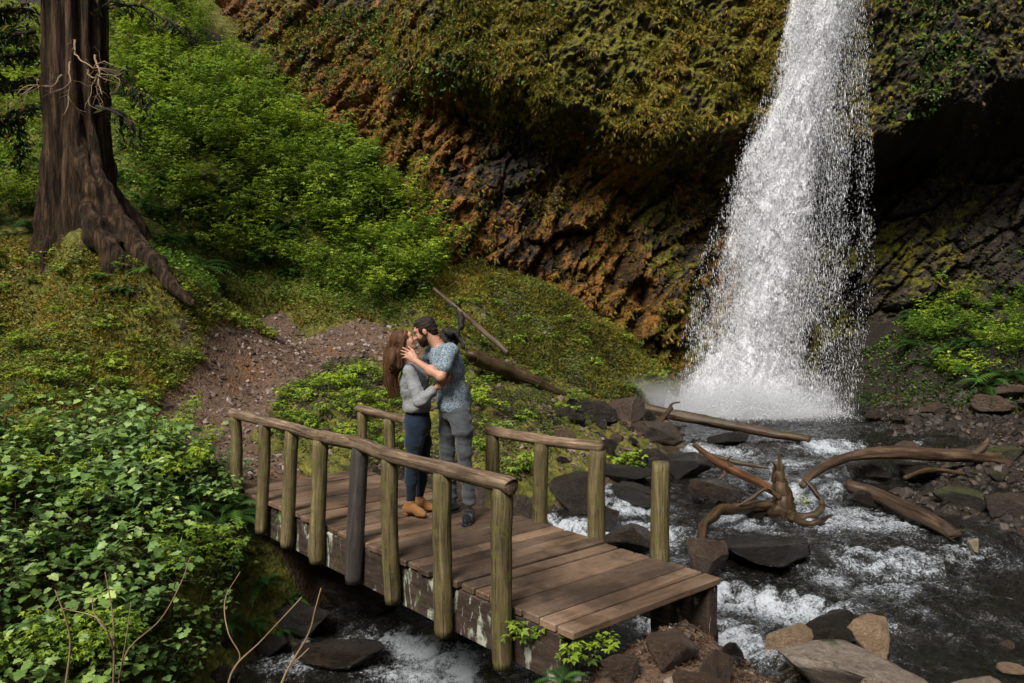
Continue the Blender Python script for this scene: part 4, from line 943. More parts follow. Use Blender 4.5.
log("driftwood_log", [(700, 452, 12.9), (735, 462, 12.6), (768, 468, 12.4)], [.03, .04, .02], M_LOGD, "thin dark branch lying in the rapids above the broken log", "branch", 43)
log("driftwood_log", [(905, 478, 11.4), (930, 470, 11.9), (968, 474, 12.0)], [.03, .04, .02], M_LOGD, "thin dark branch on the rocks under the curved log", "branch", 44)
log("driftwood_log", [(590, 432, 13.4), (610, 445, 13.0), (640, 452, 12.8)], [.03, .045, .02], M_LOG, "small grey-brown branch behind the last far-rail post", "branch", 45)
log("bare_pole", [(434, 289, 15.9), (458, 309, 15.5), (484, 332, 15.0), (508, 353, 14.7)], [.035, .04, .045, .05], M_LOG, "thin pale pole leaning on the mossy slope behind the couple", "pole", 13, .08)
log("bank_log", [(86, 508, 7.6), (105, 496, 7.8), (122, 484, 8.0)], [.022, .024, .018], M_LOGD, "dark dead stick lying in the leafy plants on the left bank", "stick", 15, .1)
# stump with roots
M_ROOTW = mat_wood("wet_root_wood", (.008, .005, .003), (.028, .018, .011), (.075, .05, .032), axis=2, grain=False, rough=.5, moss=(.05, .06, .015), mossamt=.5, along=5, scale=.8)
M_BLK = mat_wood("black_rotten_root", (.004, .003, .003), (.014, .011, .008), (.032, .026, .018), axis=2, grain=False, rough=.7, moss=(.03, .04, .01), mossamt=.4, along=5)
def gnarl(name, chains, mat, h, k, disp, seed, label, cat, parts=("stump_wood",)):
    allp = np.concatenate([np.array([at(*q) for q in c_]) for c_, _ in chains]); org = allp.mean(0); org[2] = allp[:, 2].min()
    o = empty(name, org, label, cat); r = np.random.default_rng(seed)
    for grp_, nm in zip(np.array_split(np.arange(len(chains)), 1) if len(parts) == 1 else parts, parts if len(parts) == 1 else [n_ for _, n_ in parts]):
        if not isinstance(grp_, np.ndarray): grp_ = grp_[0]
        P_ = np.concatenate([np.array([at(*q) for q in chains[i][0]]) for i in grp_]); F_ = SDF(P_.min(0) - .3, P_.max(0) + .3, h)
        for i in grp_:
            pts, rad = chains[i]; n = len(pts) * 3; q = spline(np.array([at(*q) for q in pts]), n); rr = np.interp(np.linspace(0, 1, n), np.linspace(0, 1, len(rad)), rad)
            rr = rr * .66; q[1:-1] += r.normal(0, 1, (n - 2, 3)) * rr[1:-1, None] * .3; rr = rr * (1 + r.normal(0, .14, n)); F_.chain(list(q), list(np.maximum(rr, h * .7)), k)
        F_.mesh(nm, mat, o, org, lambda V: disp * (fbm(V[:, 0] * 7, V[:, 1] * 7, V[:, 2] * 3, 4, seed) * 1.3 + fbm(V[:, 0] * 22, V[:, 1] * 22, V[:, 2] * 6, 3, seed + 1) * .6))
    return o
st = empty("stump", at(783, 512, 10.35), "dark jagged upright stump with roots trailing into the stream", "stump"); c = np.array(st.location)
def sp(nm, mat, lst, seed):
    mb = MB(); r = np.random.default_rng(seed)
    for pix, rad in lst:
        P = np.array([at(*q) for q in pix]) - c; n = len(P) * 3; q = spline(P, n); rr = np.interp(np.linspace(0, 1, n), np.linspace(0, 1, len(rad)), rad)
        q[1:-1] += r.normal(0, 1, (n - 2, 3)) * rr[1:-1, None] * .14; q = spline(q, n * 3); rr = np.interp(np.linspace(0, 1, n * 3), np.linspace(0, 1, n), rr * (1 + r.normal(0, .06, n)))
        mb.tube(q, rr, 24, .38, seed, True, .3)
    return mb.build(nm, mat, st)
sp("snag", M_LOGD, [([(786, 520, 10.35), (783, 498, 10.35), (779, 478, 10.4), (776, 462, 10.4)], [.16, .115, .08, .045]), 
    ([(783, 490, 10.35), (781, 470, 10.35), (779, 452, 10.35)], [.05, .035, .008]), ], 21)
sp("root", M_LOGD, [([(785, 514, 10.3), (765, 506, 10.25), (742, 508, 10.05), (720, 512, 9.8), (706, 522, 9.5), (700, 540, 9.1), (694, 552, 8.9)], [.11, .065, .06, .065, .06, .04, .02])], 23)
sp("root", M_LOGD, [([(788, 516, 10.25), (806, 518, 10.1), (818, 512, 10.05), (822, 502, 10.1), (812, 488, 10.2), (802, 476, 10.3)], [.10, .06, .045, .035, .028, .01])], 24)
sp("root", M_LOGD, [([(790, 516, 10.2), (802, 523, 9.9), (817, 522, 9.8), (832, 515, 9.9)], [.07, .045, .035, .012])], 26)
sp("root", M_LOG, [([(780, 498, 10.25), (766, 489, 10.15), (750, 499, 10.0), (733, 508, 9.9)], [.03, .022, .018, .008])], 25)
gnarl("uprooted_root_mass", [([(436, 352, 14.5), (446, 340, 14.6), (456, 338, 14.6)], [.14, .17, .12]), ([(448, 350, 14.4), (458, 334, 14.5), (461, 318, 14.6), (454, 306, 14.7), (446, 306, 14.7)], [.12, .08, .05, .035, .015]), ([(445, 330, 14.4), (458, 335, 14.3), (464, 348, 14.2)], [.1, .08, .04])],
      M_BLK, .022, .04, .045, 31, "black uprooted root mass on the mossy bank behind the man's head", "root", parts=("root_wood",))

# ================================================================ CEDAR TREE
def mat_bark():
    t = NT("cedar_bark"); v = t.coord("Object", (9, 9, .8)); n = t.noise(v, 1.6, 8, .7, .5); b = t.noise(t.coord("Object"), 1.4, 5, .6)
    c = t.ramp(n, [(.34, (.005, .003, .002)), (.48, (.03, .018, .010)), (.6, (.10, .058, .032)), (.74, (.22, .14, .08))])
    c = t.mix(t.mr(b, .55, .75, 0, .6), c, (.075, .05, .028)); c = t.mix(t.mr(t.noise(t.coord("Object"), 2.7, 6, .7), .56, .7, 0, .6), c, (.05, .055, .015))
    t.base(c, .85, .2); t.bump(n, 1.0, .12); return t.m
M_BARK = mat_bark()
tb = at(78, 250, 13.0); TBZ = 2.35
rs0 = np.random.default_rng(8)
tree = empty("cedar_tree", (tb[0], tb[1], TBZ), "big old cedar with a fluted flaring base and thick roots on the left slope", "tree")
c0 = np.array(tree.location)
def trel(pix): return np.array([at(*p) for p in pix]) - c0
T_ = SDF([-1.9, -2.0, -1.3], [3.2, 1.6, 7.6], .033)
T_.chain([(0, 0, -.6), (0, 0, .2), (.02, 0, .9), (.03, 0, 1.7), (.04, 0, 2.8), (.1, 0, 8.4)], [.70, .62, .50, .44, .41, .40], .12)
for pts, rad in (([(90, 130, 12.8), (98, 180, 12.6), (112, 218, 12.5), (136, 246, 12.3), (162, 270, 12.05), (192, 296, 11.75)], [.08, .14, .18, .16, .13, .07]), ([(90, 205, 12.45), (96, 225, 12.3), (106, 246, 12.15), (122, 272, 12.0)], [.08, .13, .14, .07]),
        ([(58, 190, 12.9), (44, 220, 13), (30, 240, 13)], [.15, .15, .08]),
         ([(100, 190, 13.1), (122, 220, 13.3), (150, 236, 13.5)], [.16, .2, .1]), ([(100, 215, 12.4), (112, 240, 12.2), (132, 266, 12.0), (150, 285, 11.9)], [.08, .11, .10, .05])):
    q = spline(trel(pts), 9); q[:, 2] -= np.linspace(0, 1, 9) ** 3 * (.1 if pts[-1][0] > 185 else .3); q[1:-1] += rs0.normal(0, .035, (7, 3)); T_.chain(list(q), list(np.interp(np.linspace(0, 1, 9), np.linspace(0, 1, len(rad)), rad)), .07)
def flute(V):
    a = np.arctan2(V[:, 1], V[:, 0]); z = V[:, 2]; w_ = 1.3 * vnoise(np.cos(a) * 1.6, np.sin(a) * 1.6, z * .25, 3)
    rdg = np.abs(np.sin(a * 6.5 + w_ * 1.6)); r_ = np.hypot(V[:, 0], V[:, 1])
    along = fbm(np.cos(a) * 9, np.sin(a) * 9, z * .6 + r_ * .4, 4, 14); 
    return (.15 * (rdg - .6) * sstep(2.4, .5, r_) + .045 * along + .02 * fbm(V[:, 0] * 14, V[:, 1] * 14, z * 3, 3, 15))
T_.mesh("trunk", M_BARK, tree, np.zeros(3), flute)
M_TWIG = mat_wood("bare_twig", (.14, .09, .05), (.3, .2, .12), (.42, .32, .2), axis=2, rough=.8)
def twigs(mb, p0, d, L, r, depth, rs, droop=.0, curl=.5, kids=3):
    n = max(6, int(L / .07)); P = [np.array(p0)]; d = np.array(d) / np.linalg.norm(d)
    for i in range(n):
        d = d + rs.normal(0, curl / n ** .5 * .6, 3) + np.array([0, 0, -droop / n]); d /= np.linalg.norm(d); P.append(P[-1] + d * L / n)
    P = np.array(P); mb.tube(P, np.linspace(r, r * .35, len(P)), 5 if r < .012 else 8, 0, 1, True, .3)
    out = [P]
    if depth > 0:
        for k in range(kids):
            i = rs.integers(n // 4, n); dd = (P[min(i + 1, n)] - P[i]); dd = dd / np.linalg.norm(dd) + rs.normal(0, .6, 3)
            out += twigs(mb, P[i], dd, L * rs.uniform(.4, .65), r * .55, depth - 1, rs, droop, curl, kids)
    return out
rs = np.random.default_rng(5)
for k, (u, v, dx) in enumerate(((70, 62, .3), (62, 75, -.5), (88, 70, .4), (75, 40, 0.1), (95, 55, .3))):
    mb = MB(); p = at(u, v, 12.42) - c0; twigs(mb, p, (dx, -.35, -.7), .9, .016, 2, rs, .4, 1.3, 3); mb.build("dead_twig", M_TWIG, tree)
M_CEDB = mat_wood("cedar_branch_bark", (.012, .008, .006), (.035, .022, .015), (.07, .05, .03), axis=0)
brs = []
for k, (p, d, L) in enumerate((((.45, -.1, 3.2), (1, -.2, -.1), 1.1), ((.45, .1, 4.2), (1, .1, 0), 1.3), ((-.4, -.2, 3.4), (-1, -.3, 0), 2.2), ((-.4, -.2, 2.6), (-1, -.2, -.1), 1.6), ((-.3, -.3, 4.3), (-.8, -.8, .1), 2.6), ((.2, -.4, 4.6), (.5, -1, .1), 2.2), ((.4, -.2, 2.6), (1, -.4, 0), 1.0), ((-.4, -.3, 4.0), (-1, -.5, 0), 2.0), ((-.4, -.1, 3.0), (-1, -.1, .1), 1.8), ((-.4, -.3, 3.7), (-.7, -.7, -.2), 1.5), ((-.4, -.3, 4.7), (-1, -.4, -.2), 2.0))):
    mb = MB(); o_ = twigs(mb, p, d, L, .035, 1, rs, .9, .5, 4); mb.build("branch", M_CEDB, tree); brs.append(o_)
# ================================================================ THE COUPLE
def mat_cloth(name, c1, c2, scale=220, rough=.9, fold=.004):
    t = NT(name); v = t.coord("Object"); n = t.noise(v, scale, 3, .7); b = t.noise(v, 9, 4, .6)
    c = t.mix(t.mr(n, .4, .62), c1, c2); c = t.mix(t.mr(b, .4, .7, 0, .35), c, tuple(x * .5 for x in c1)); t.base(c, rough, .15)
    t.b.inputs["Sheen Weight"].default_value = .15; t.bump(t.math('ADD', t.math('MULTIPLY', n, .15), t.noise(t.coord("Object", (1, 1, .6)), 16, 4, .55, .6)), .55, .012); return t.m
def mat_skin():
    t = NT("skin"); v = t.coord("Object"); n = t.noise(v, 18, 4, .6); t.base(t.ramp(n, [(.3, (.36, .17, .11)), (.7, (.5, .27, .19))]), .5, .35)
    t.b.inputs["Subsurface Weight"].default_value = .12; t.b.inputs["Subsurface Radius"].default_value = (.01, .004, .002); return t.m
def mat_hair(name, a, b, c):
    t = NT(name); n = t.noise(t.coord("Object", (1, 1, .25)), 30, 5, .7); col = t.mix(.5, t.ramp(n, [(.3, a), (.55, b), (.8, c)]), t.ramp(t.attr("var"), [(0, a), (.6, b), (1, c)]))
    t.base(col, .65, .2); t.bump(n, .5, .006); return t.m
def mat_shirt():
    t = NT("printed_shirt_cotton"); v = t.coord("Object"); f = t.voro(v, 95.0); e = t.noise(v, 95, 4, .7, 1.2)
    c = t.mix(t.mr(e, .47, .56), (.065, .095, .13), (.33, .39, .44)); c = t.mix(t.mr(f, .12, .3, .8, 0), c, (.11, .16, .2)); t.base(c, .85, .2)
    t.bump(t.noise(t.coord("Object", (1, 1, .5)), 14, 4, .55, .7), .5, .015); return t.m
M_SKIN = mat_skin(); M_SHIRT = mat_shirt()
M_SWEAT = mat_cloth("heather_grey_knit", (.17, .18, .19), (.29, .30, .31), 160); M_JEAN = mat_cloth("navy_denim", (.006, .014, .028), (.013, .026, .046), 300)
M_TROU = mat_cloth("grey_cotton_trousers", (.05, .054, .062), (.088, .094, .104), 260); M_SHOE = mat_cloth("dark_shoe_leather", (.005, .007, .009), (.009, .012, .015), 60, .4)
M_BOOT = mat_cloth("tan_suede_boot", (.27, .12, .04), (.38, .18, .07), 120, .8)
M_HAIRM = mat_hair("dark_brown_hair", (.007, .004, .003), (.022, .013, .009), (.05, .032, .022)); M_HAIRW = mat_hair("long_brown_hair", (.02, .009, .005), (.08, .036, .016), (.26, .14, .06))
M_BEARD = mat_hair("dark_beard", (.010, .006, .005), (.03, .018, .012), (.06, .038, .025))
def hframe(f, up):
    f = np.array(f, float); f /= np.linalg.norm(f); up = np.array(up, float); up -= f * (up @ f); up /= np.linalg.norm(up); r = np.cross(f, up); return np.stack([r, f, up], 1)
def head(S_, c, M, s=1.0):
    def p(x, y, z): return c + M @ (np.array([x, y, z]) * s)
    S_.ell(p(0, -.012, .032), np.array([.074, .094, .088]) * s, M, .01); S_.ell(p(0, .034, -.035), np.array([.056, .062, .076]) * s, M, .03)
    S_.ell(p(0, .07, -.088), np.array([.022, .018, .018]) * s, M, .03); S_.ell(p(0, .072, .045), np.array([.052, .026, .03]) * s, M, .02)
    for q in (-1, 1):
        S_.ell(p(q * .036, .066, -.02), np.array([.022, .02, .024]) * s, M, .02)
        S_.ell(p(q * .032, .098, .012), np.array([.015, .012, .010]) * s, M, .012, True); S_.ell(p(q * .031, .080, .012), np.array([.015, .014, .011]) * s, M, .004)
        S_.ell(p(q * .077, -.006, .0), np.array([.010, .02, .031]) * s, M, .008)
    S_.cap(p(0, .094, .022), p(0, .112, -.016), .008 * s, .012 * s, .012); S_.ell(p(0, .104, -.02), np.array([.017, .012, .009]) * s, M, .008)
    S_.ell(p(0, .091, -.046), np.array([.024, .012, .006]) * s, M, .006); S_.ell(p(0, .089, -.057), np.array([.02, .012, .007]) * s, M, .006)
def hand(S_, wrist, knuck, tips, r=.0085, palm_n=(0, 1, 0), thumb=None, across=None):
    w, kn = np.array(wrist, float), np.array(knuck, float); d = kn - w; L = np.linalg.norm(d); d /= L
    n = np.array(palm_n, float); n -= d * (n @ d); n /= np.linalg.norm(n); a = np.cross(d, n)
    S_.ell(w + d * L * .55, (.040, .016, L * .62), np.stack([a, n, d], 1), .015)
    offs = (-.028, -.009, .010, .028); ls = (.9, 1.05, 1.0, .8)
    for o, l, tp in zip(offs, ls, tips):
        b = w + d * L * .8 + a * o; k0 = kn + a * o * 1.1; e = np.array(tp, float); mid = (k0 + e) / 2 + n * -.008
        S_.chain([b, k0, mid, e], [r * 1.25, r * 1.15, r, r * .85], .004)
    if thumb is not None:
        t0 = w + d * L * .25 + a * (-.03); tt = np.array(thumb, float); S_.chain([t0, (t0 + tt) / 2 + a * -.01, tt], [r * 1.7, r * 1.25, r], .008)
    return a
LO, HI = np.array([-1.45, 6.95, -.02]), np.array([-.05, 8.15, 1.95])
def sd(h=.008, lo=LO, hi=HI): return SDF(lo, hi, h)
# ---------------- man
g = at
man = empty("person", g(462, 515, 7.5) * [1, 1, 0] + [0, 0, .004], "bearded man in a patterned blue short-sleeved shirt and grey trousers leaning to kiss the woman", "person"); MO = np.array(man.location)
mh_c = g(426, 331.5, 7.50); mh_M = hframe((-.84, .12, -.42), (-.38, .02, .92))
sN, sF = g(450, 351, 7.28), g(432, 353, 7.66); eN, wN = g(441, 377, 7.16), g(416, 361, 7.30)
hipN, hipF = g(459, 412, 7.40), g(449, 412, 7.60); chest = g(446, 366, 7.48); waist = g(454, 396, 7.50); pelv = g(455, 410, 7.50)
kN, aN = g(464, 453, 7.36), g(469, 502, 7.42); kF, aF = g(447, 451, 7.62), g(452, 500, 7.70)
eF, wF = g(424, 382, 7.84), g(407, 380, 7.80)
B = sd(.0065)
head(B, mh_c, mh_M); neck0 = g(441, 350, 7.5); B.cap(mh_c + mh_M @ [0, -.03, -.06], neck0, .056, .062, .03)
B.cap(chest + [0, 0, .03], waist, .10, .10, .05); B.ell(chest, (.115, .165, .16), None, .05); B.cap(sN, sF, .05, .05, .05); B.cap(waist, pelv, .11, .11, .05); B.cap(hipN, hipF, .075, .075, .04)
B.chain([sN, eN, wN], [.052, .042, .027], .015); B.chain([sF, eF, wF], [.052, .042, .028], .015)
B.ell(eN * .62 + wN * .38, (.046, .042, .05), None, .03)
B.chain([hipN, kN, aN], [.075, .052, .038], .02); B.chain([hipF, kF, aF], [.075, .052, .038], .02)
kn = g(408.5, 354.5, 7.33)
hand(B, wN, kn, [g(402.5, 347.5, 7.38), g(401, 350.5, 7.36), g(401, 354, 7.36), g(402.5, 358, 7.36)], .0088, (0, 1, -.1), thumb=g(408.5, 346.5, 7.34))
hand(B, wF, wF + [-.08, -.04, .0], [wF + np.array([-.13, -.07, q]) for q in (.03, .01, -.01, -.03)], .0088, (0, -1, 0), thumb=wF + np.array([-.06, -.06, .05]))
B.mesh("body", M_SKIN, man, MO)
Sh = sd(.009); Sh.ell(chest + [.0, 0, .0], (.135, .185, .185), None, .05); Sh.ell(chest + [.045, 0, -.02], (.12, .165, .16), None, .05); Sh.cap(sN + [0, .02, -.01], sF + [0, -.02, -.01], .072, .072, .06); Sh.cap(chest, waist, .135, .13, .05)
Sh.ell(waist, (.145, .175, .16), None, .05); Sh.ell(g(454, 405, 7.5), (.155, .185, .115), None, .04)
Sh.cap(sN, sN * .45 + eN * .55, .070, .066, .025); Sh.cap(sF, sF * .45 + eF * .55, .070, .066, .025)
Sh.cap(neck0 + [-.01, 0, -.01], neck0 + [.0, 0, -.05], .075, .085, .03)
Sh.cap(sN * .50 + eN * .50, sN * .38 + eN * .62, .068, .070, .006)
# trimmed tails: the hem curves, lower at front and back
def hemtrim(F_, z0, amp_, cx_):
    X, Y, Z = np.meshgrid(*F_.ax, indexing='ij'); hz = z0 + amp_ * np.cos((X - cx_) / .13 * 1.6) * .5; F_.D = np.maximum(F_.D, (hz - Z).astype(np.float32))
hemtrim(Sh, g(455, 414, 7.4)[2], -.05, waist[0])
fold = lambda a, s1, s2: (lambda V: a * fbm(V[:, 0] * s1, V[:, 1] * s1, V[:, 2] * s2, 3, 5) )
Sh.mesh("shirt", M_SHIRT, man, MO, lambda V: .016 * fbm(V[:, 0] * 9 + V[:, 2] * 5, V[:, 1] * 9, V[:, 2] * 9, 3, 5))
Tr = sd(.008); Tr.ell(pelv + [0, 0, .0], (.135, .168, .12), None, .04); Tr.chain([hipN, g(463, 432, 7.37), kN, g(467, 478, 7.39), aN + [0, 0, .015]], [.10, .086, .068, .058, .054], .03)
Tr.chain([hipF, g(448, 432, 7.60), kF, g(450, 478, 7.66), aF + [0, 0, .015]], [.10, .086, .068, .058, .054], .03); Tr.ell(pelv + [.05, 0, -.02], (.10, .15, .10), None, .04)
hemtrim(Tr, .055, 0, 0)
Tr.mesh("trousers", M_TROU, man, MO, lambda V: .018 * fbm(V[:, 0] * 7 + V[:, 2] * 4, V[:, 1] * 7, V[:, 2] * 12, 3, 9) * (1 + sstep(.35, .05, V[:, 2])))
def shoe(parent, org, ank, toe, mat, name, top=.1, w_=.040, heel=0.0):
    a = np.array([ank[0], ank[1], 0]); t_ = np.array([toe[0], toe[1], 0]); d = (t_ - a); L = np.linalg.norm(d); d /= L; hl = a - d * .055
    F_ = SDF(np.minimum(a, t_) - .16 + [0, 0, .13], np.maximum(a, t_) + .16 + [0, 0, .1], .006); z = np.array([0, 0, 1.0])
    F_.chain([hl + z * (.045 + heel), a + d * .04 + z * (.052 + heel * .8), a + d * L * .7 + z * .042, t_ + z * .032], [w_ * .82, w_ * .9, w_ * .95, w_ * .72], .03)
    F_.cap(a + z * .06 - d * .015, np.array([ank[0], ank[1], top]), w_ * .95, w_ * 1.12, .03)
    X, Y, Z = np.meshgrid(*F_.ax, indexing='ij'); F_.D = np.maximum(F_.D, np.maximum(.008 + (heel * .0) - Z, Z - top).astype(np.float32))
    if heel:
        F_._put(lambda P: np.maximum(np.maximum(np.linalg.norm(P[..., :2] - (hl + d * .012)[:2], axis=-1) - .028, P[..., 2] - (.05 + heel)), .002 - P[..., 2]), hl - .05, hl + .1, .004)
    else: F_._put(lambda P: np.maximum(np.abs(P[..., 2] - .008) - .007, np.linalg.norm(P[..., :2] - (a + d * np.clip(((P - a) @ d), -.055, L)[..., None])[..., :2], axis=-1) - w_ * .98), a - .3, a + .3, .002)
    F_.mesh(name, mat, parent, org)
shoe(man, MO, aN, aN + np.array([-.02, -.17, 0]), M_SHOE, "shoe", .10, .046); shoe(man, MO, aF, aF + np.array([-.12, -.12, 0]), M_SHOE, "shoe", .10, .046)
def hp(c, M, x, y, z): return c + M @ np.array([x, y, z])
Hm = SDF(mh_c - .22, mh_c + .22, .006)
Hm.ell(hp(mh_c, mh_M, 0, -.022, .046), (.081, .096, .084), mh_M, .01); Hm.ell(hp(mh_c, mh_M, 0, .03, .096), (.05, .045, .024), mh_M, .03); Hm.ell(hp(mh_c, mh_M, 0, -.06, -.02), (.066, .05, .06), mh_M, .03)
for q in (-1, 1): Hm.ell(hp(mh_c, mh_M, q * .062, .022, .02), (.018, .018, .035), mh_M, .02); Hm.ell(hp(mh_c, mh_M, q * .085, .0, -.004), (.03, .026, .034), mh_M, .008, True)
Hm.ell(hp(mh_c, mh_M, 0, .115, .03), (.08, .05, .055), mh_M, .02, True)
def strand_disp(c, M, s, amp_): return lambda V: amp_ * fbm(((V - c) @ M)[:, 0] * s, ((V - c) @ M)[:, 1] * s * .35, ((V - c) @ M)[:, 2] * s, 3, 2)
Hm.mesh("hair", M_HAIRM, man, MO, strand_disp(mh_c, mh_M, 60, .009))
Bd = SDF(mh_c - .22, mh_c + .22, .005); Bd.ell(hp(mh_c, mh_M, 0, .04, -.055), (.060, .064, .064), mh_M, .01); Bd.ell(hp(mh_c, mh_M, 0, .078, -.095), (.028, .026, .028), mh_M, .02)
Bd.ell(hp(mh_c, mh_M, 0, .098, -.036), (.027, .012, .008), mh_M, .01)
for q in (-1, 1): Bd.cap(hp(mh_c, mh_M, q * .062, .012, -.01), hp(mh_c, mh_M, q * .052, .03, -.06), .012, .02, .015)
Bd.ell(hp(mh_c, mh_M, 0, .06, .02), (.07, .07, .045), mh_M, .012, True); Bd.ell(hp(mh_c, mh_M, 0, .118, -.052), (.02, .02, .0075), mh_M, .004, True)
Bd.mesh("beard", M_BEARD, man, MO, strand_disp(mh_c, mh_M, 120, .004))
for q in (-1, 1):
    F_ = SDF(hp(mh_c, mh_M, q * .033, .093, .034) - .04, hp(mh_c, mh_M, q * .033, .093, .034) + .04, .003); F_.chain([hp(mh_c, mh_M, q * .012, .098, .032), hp(mh_c, mh_M, q * .034, .092, .040), hp(mh_c, mh_M, q * .054, .076, .034)], [.004, .005, .003], .004); F_.mesh("eyebrow", M_BEARD, man, MO)
# ---------------- woman
wom = empty("person", g(412, 512, 7.65) * [1, 1, 0] + [0, 0, .004], "woman with long brown hair in a grey sweater, dark jeans and tan ankle boots", "person"); WO = np.array(wom.location)
wh_c = g(404.5, 341.5, 7.52); wh_M = hframe((.86, .02, .34), (-.36, .0, .93))
sN, sF = g(409, 371, 7.40), g(411, 371, 7.72); eN, wN = g(421, 401, 7.30), g(437, 387, 7.27)
chest = g(413, 381, 7.57); waist = g(417, 404, 7.58); pelv = g(418, 424, 7.60); hipN, hipF = g(416, 426, 7.52), g(420, 426, 7.69)
kN, aN = g(412, 461, 7.50), g(410.5, 503, 7.58); kF, aF = g(423, 461, 7.70), g(419, 500, 7.80)
eF, wF = g(431, 358, 7.76), g(441, 342, 7.66)
B = sd(.0065); head(B, wh_c, wh_M, .93); neck0 = g(407, 362, 7.56); B.cap(wh_c + wh_M @ [0, -.02, -.05], neck0, .046, .05, .03)
B.ell(chest, (.10, .135, .14), None, .05); B.cap(sN, sF, .04, .04, .05); B.cap(chest, waist, .09, .085, .05); B.cap(waist, pelv, .09, .10, .05); B.cap(hipN, hipF, .08, .08, .04)
B.chain([sN, eN, wN], [.04, .034, .022], .015); B.chain([sF, eF, wF], [.04, .034, .022], .015); B.chain([hipN, kN, aN], [.075, .05, .034], .02); B.chain([hipF, kF, aF], [.075, .05, .034], .02)
kn = g(444, 381, 7.265); hand(B, wN, kn, [g(450.5, 373.5, 7.29), g(451.5, 376.5, 7.28), g(451.5, 380, 7.28), g(450, 383.5, 7.285)], .0075, (0, 1, 0), thumb=g(444, 373, 7.27))
kn = g(440.5, 334.5, 7.585); hand(B, wF, kn, [g(437, 328.5, 7.47), g(438, 331.5, 7.455), g(438.5, 334.5, 7.45), g(439, 338, 7.455)], .0075, (-1, 0, .0), thumb=g(436, 338, 7.60))
B.mesh("body", M_SKIN, wom, WO)
Sw = sd(.008); Sw.ell(chest, (.115, .155, .16), None, .05); Sw.ell(chest + [.05, 0, -.01], (.085, .13, .085), None, .05); Sw.cap(sN + [0, .015, 0], sF + [0, -.015, 0], .056, .056, .05); Sw.cap(chest, waist, .115, .12, .05); Sw.ell(waist + [0, 0, -.02], (.125, .155, .095), None, .04)
Sw.cap(neck0 + [0, 0, -.02], neck0 + [0, 0, .005], .062, .058, .03)
for a_, b_, c_ in ((sN, eN, wN), (sF, eF, wF)): Sw.chain([a_, eN if a_ is sN else eF, b_ * .3 + c_ * .7], [.060, .056, .044], .02)
Sw.ell(eN + [-.01, 0, .0], (.062, .055, .055), None, .02)
hemtrim(Sw, g(418, 413.5, 7.45)[2], .008, 0)
Sw.mesh("sweater", M_SWEAT, wom, WO, lambda V: .014 * fbm(V[:, 0] * 10 - V[:, 2] * 8, V[:, 1] * 10, V[:, 2] * 13, 3, 15))
Je = sd(.008); Je.ell(pelv + [-.01, 0, -.01], (.125, .155, .13), None, .04); Je.cap(waist, pelv, .11, .12, .04); Je.chain([hipN, g(414, 442, 7.51), kN, g(411, 482, 7.54), aN + [0, 0, .03]], [.10, .085, .062, .055, .043], .03)
Je.chain([hipF, g(422, 442, 7.70), kF, g(421, 480, 7.75), aF + [0, 0, .03]], [.10, .085, .062, .055, .043], .03); hemtrim(Je, .13, 0, 0)
Je.D = np.maximum(Je.D, (np.meshgrid(*Je.ax, indexing='ij')[2] - g(418, 409, 7.5)[2]).astype(np.float32))
Je.mesh("jeans", M_JEAN, wom, WO, lambda V: .008 * fbm(V[:, 0] * 9, V[:, 1] * 9, V[:, 2] * 16, 3, 19))
shoe(wom, WO, aN, aN + np.array([.13, -.08, 0]), M_BOOT, "boot", .15, .041, .02); shoe(wom, WO, aF, aF + np.array([.13, -.06, 0]), M_BOOT, "boot", .15, .041, .02)
Hw = SDF(wh_c - [.45, .25, .75], wh_c + [.25, .25, .25], .007)
Hw.ell(hp(wh_c, wh_M, 0, -.022, .036), (.080, .096, .086), wh_M, .01); Hw.ell(hp(wh_c, wh_M, 0, .125, -.005), (.08, .075, .10), wh_M, .02, True)
gd = [hp(wh_c, wh_M, 0, -.06, .02), g(394, 352, 7.53), g(391, 368, 7.53), g(391, 382, 7.53), g(395, 392, 7.53)]; Hw.chain(gd, [.070, .070, .064, .050, .022], .04)
Hw.ell(g(394, 360, 7.5), (.06, .13, .12), None, .04)
Hw.cap(hp(wh_c, wh_M, .07, -.02, 0), g(399, 366, 7.45), .02, .03, .03)
Hw.mesh("hair", M_HAIRW, wom, WO, lambda V: .016 * fbm(V[:, 0] * 38, V[:, 1] * 38, V[:, 2] * 5, 3, 4))
# loose locks over the mass of hair
rs = np.random.default_rng(12); mb = MB()
for i in range(420):
    a = rs.uniform(0, 6.28); q = []
    for k, (c_, r_) in enumerate(zip(gd, (.072, .072, .066, .054, .042))):
        q.append(c_ + np.array([math.cos(a) * r_ * rs.uniform(.9, 1.1), math.sin(a) * r_ * 1.15, 0]) + rs.normal(0, .006, 3))
    q[-1][2] += rs.uniform(-.07, .05); mb.tube(spline(np.array(q) - WO, 16), np.linspace(.0042, .0012, 16), 4, 0, 1, False, val=rs.random())
mb.build("lock", M_HAIRW, wom)
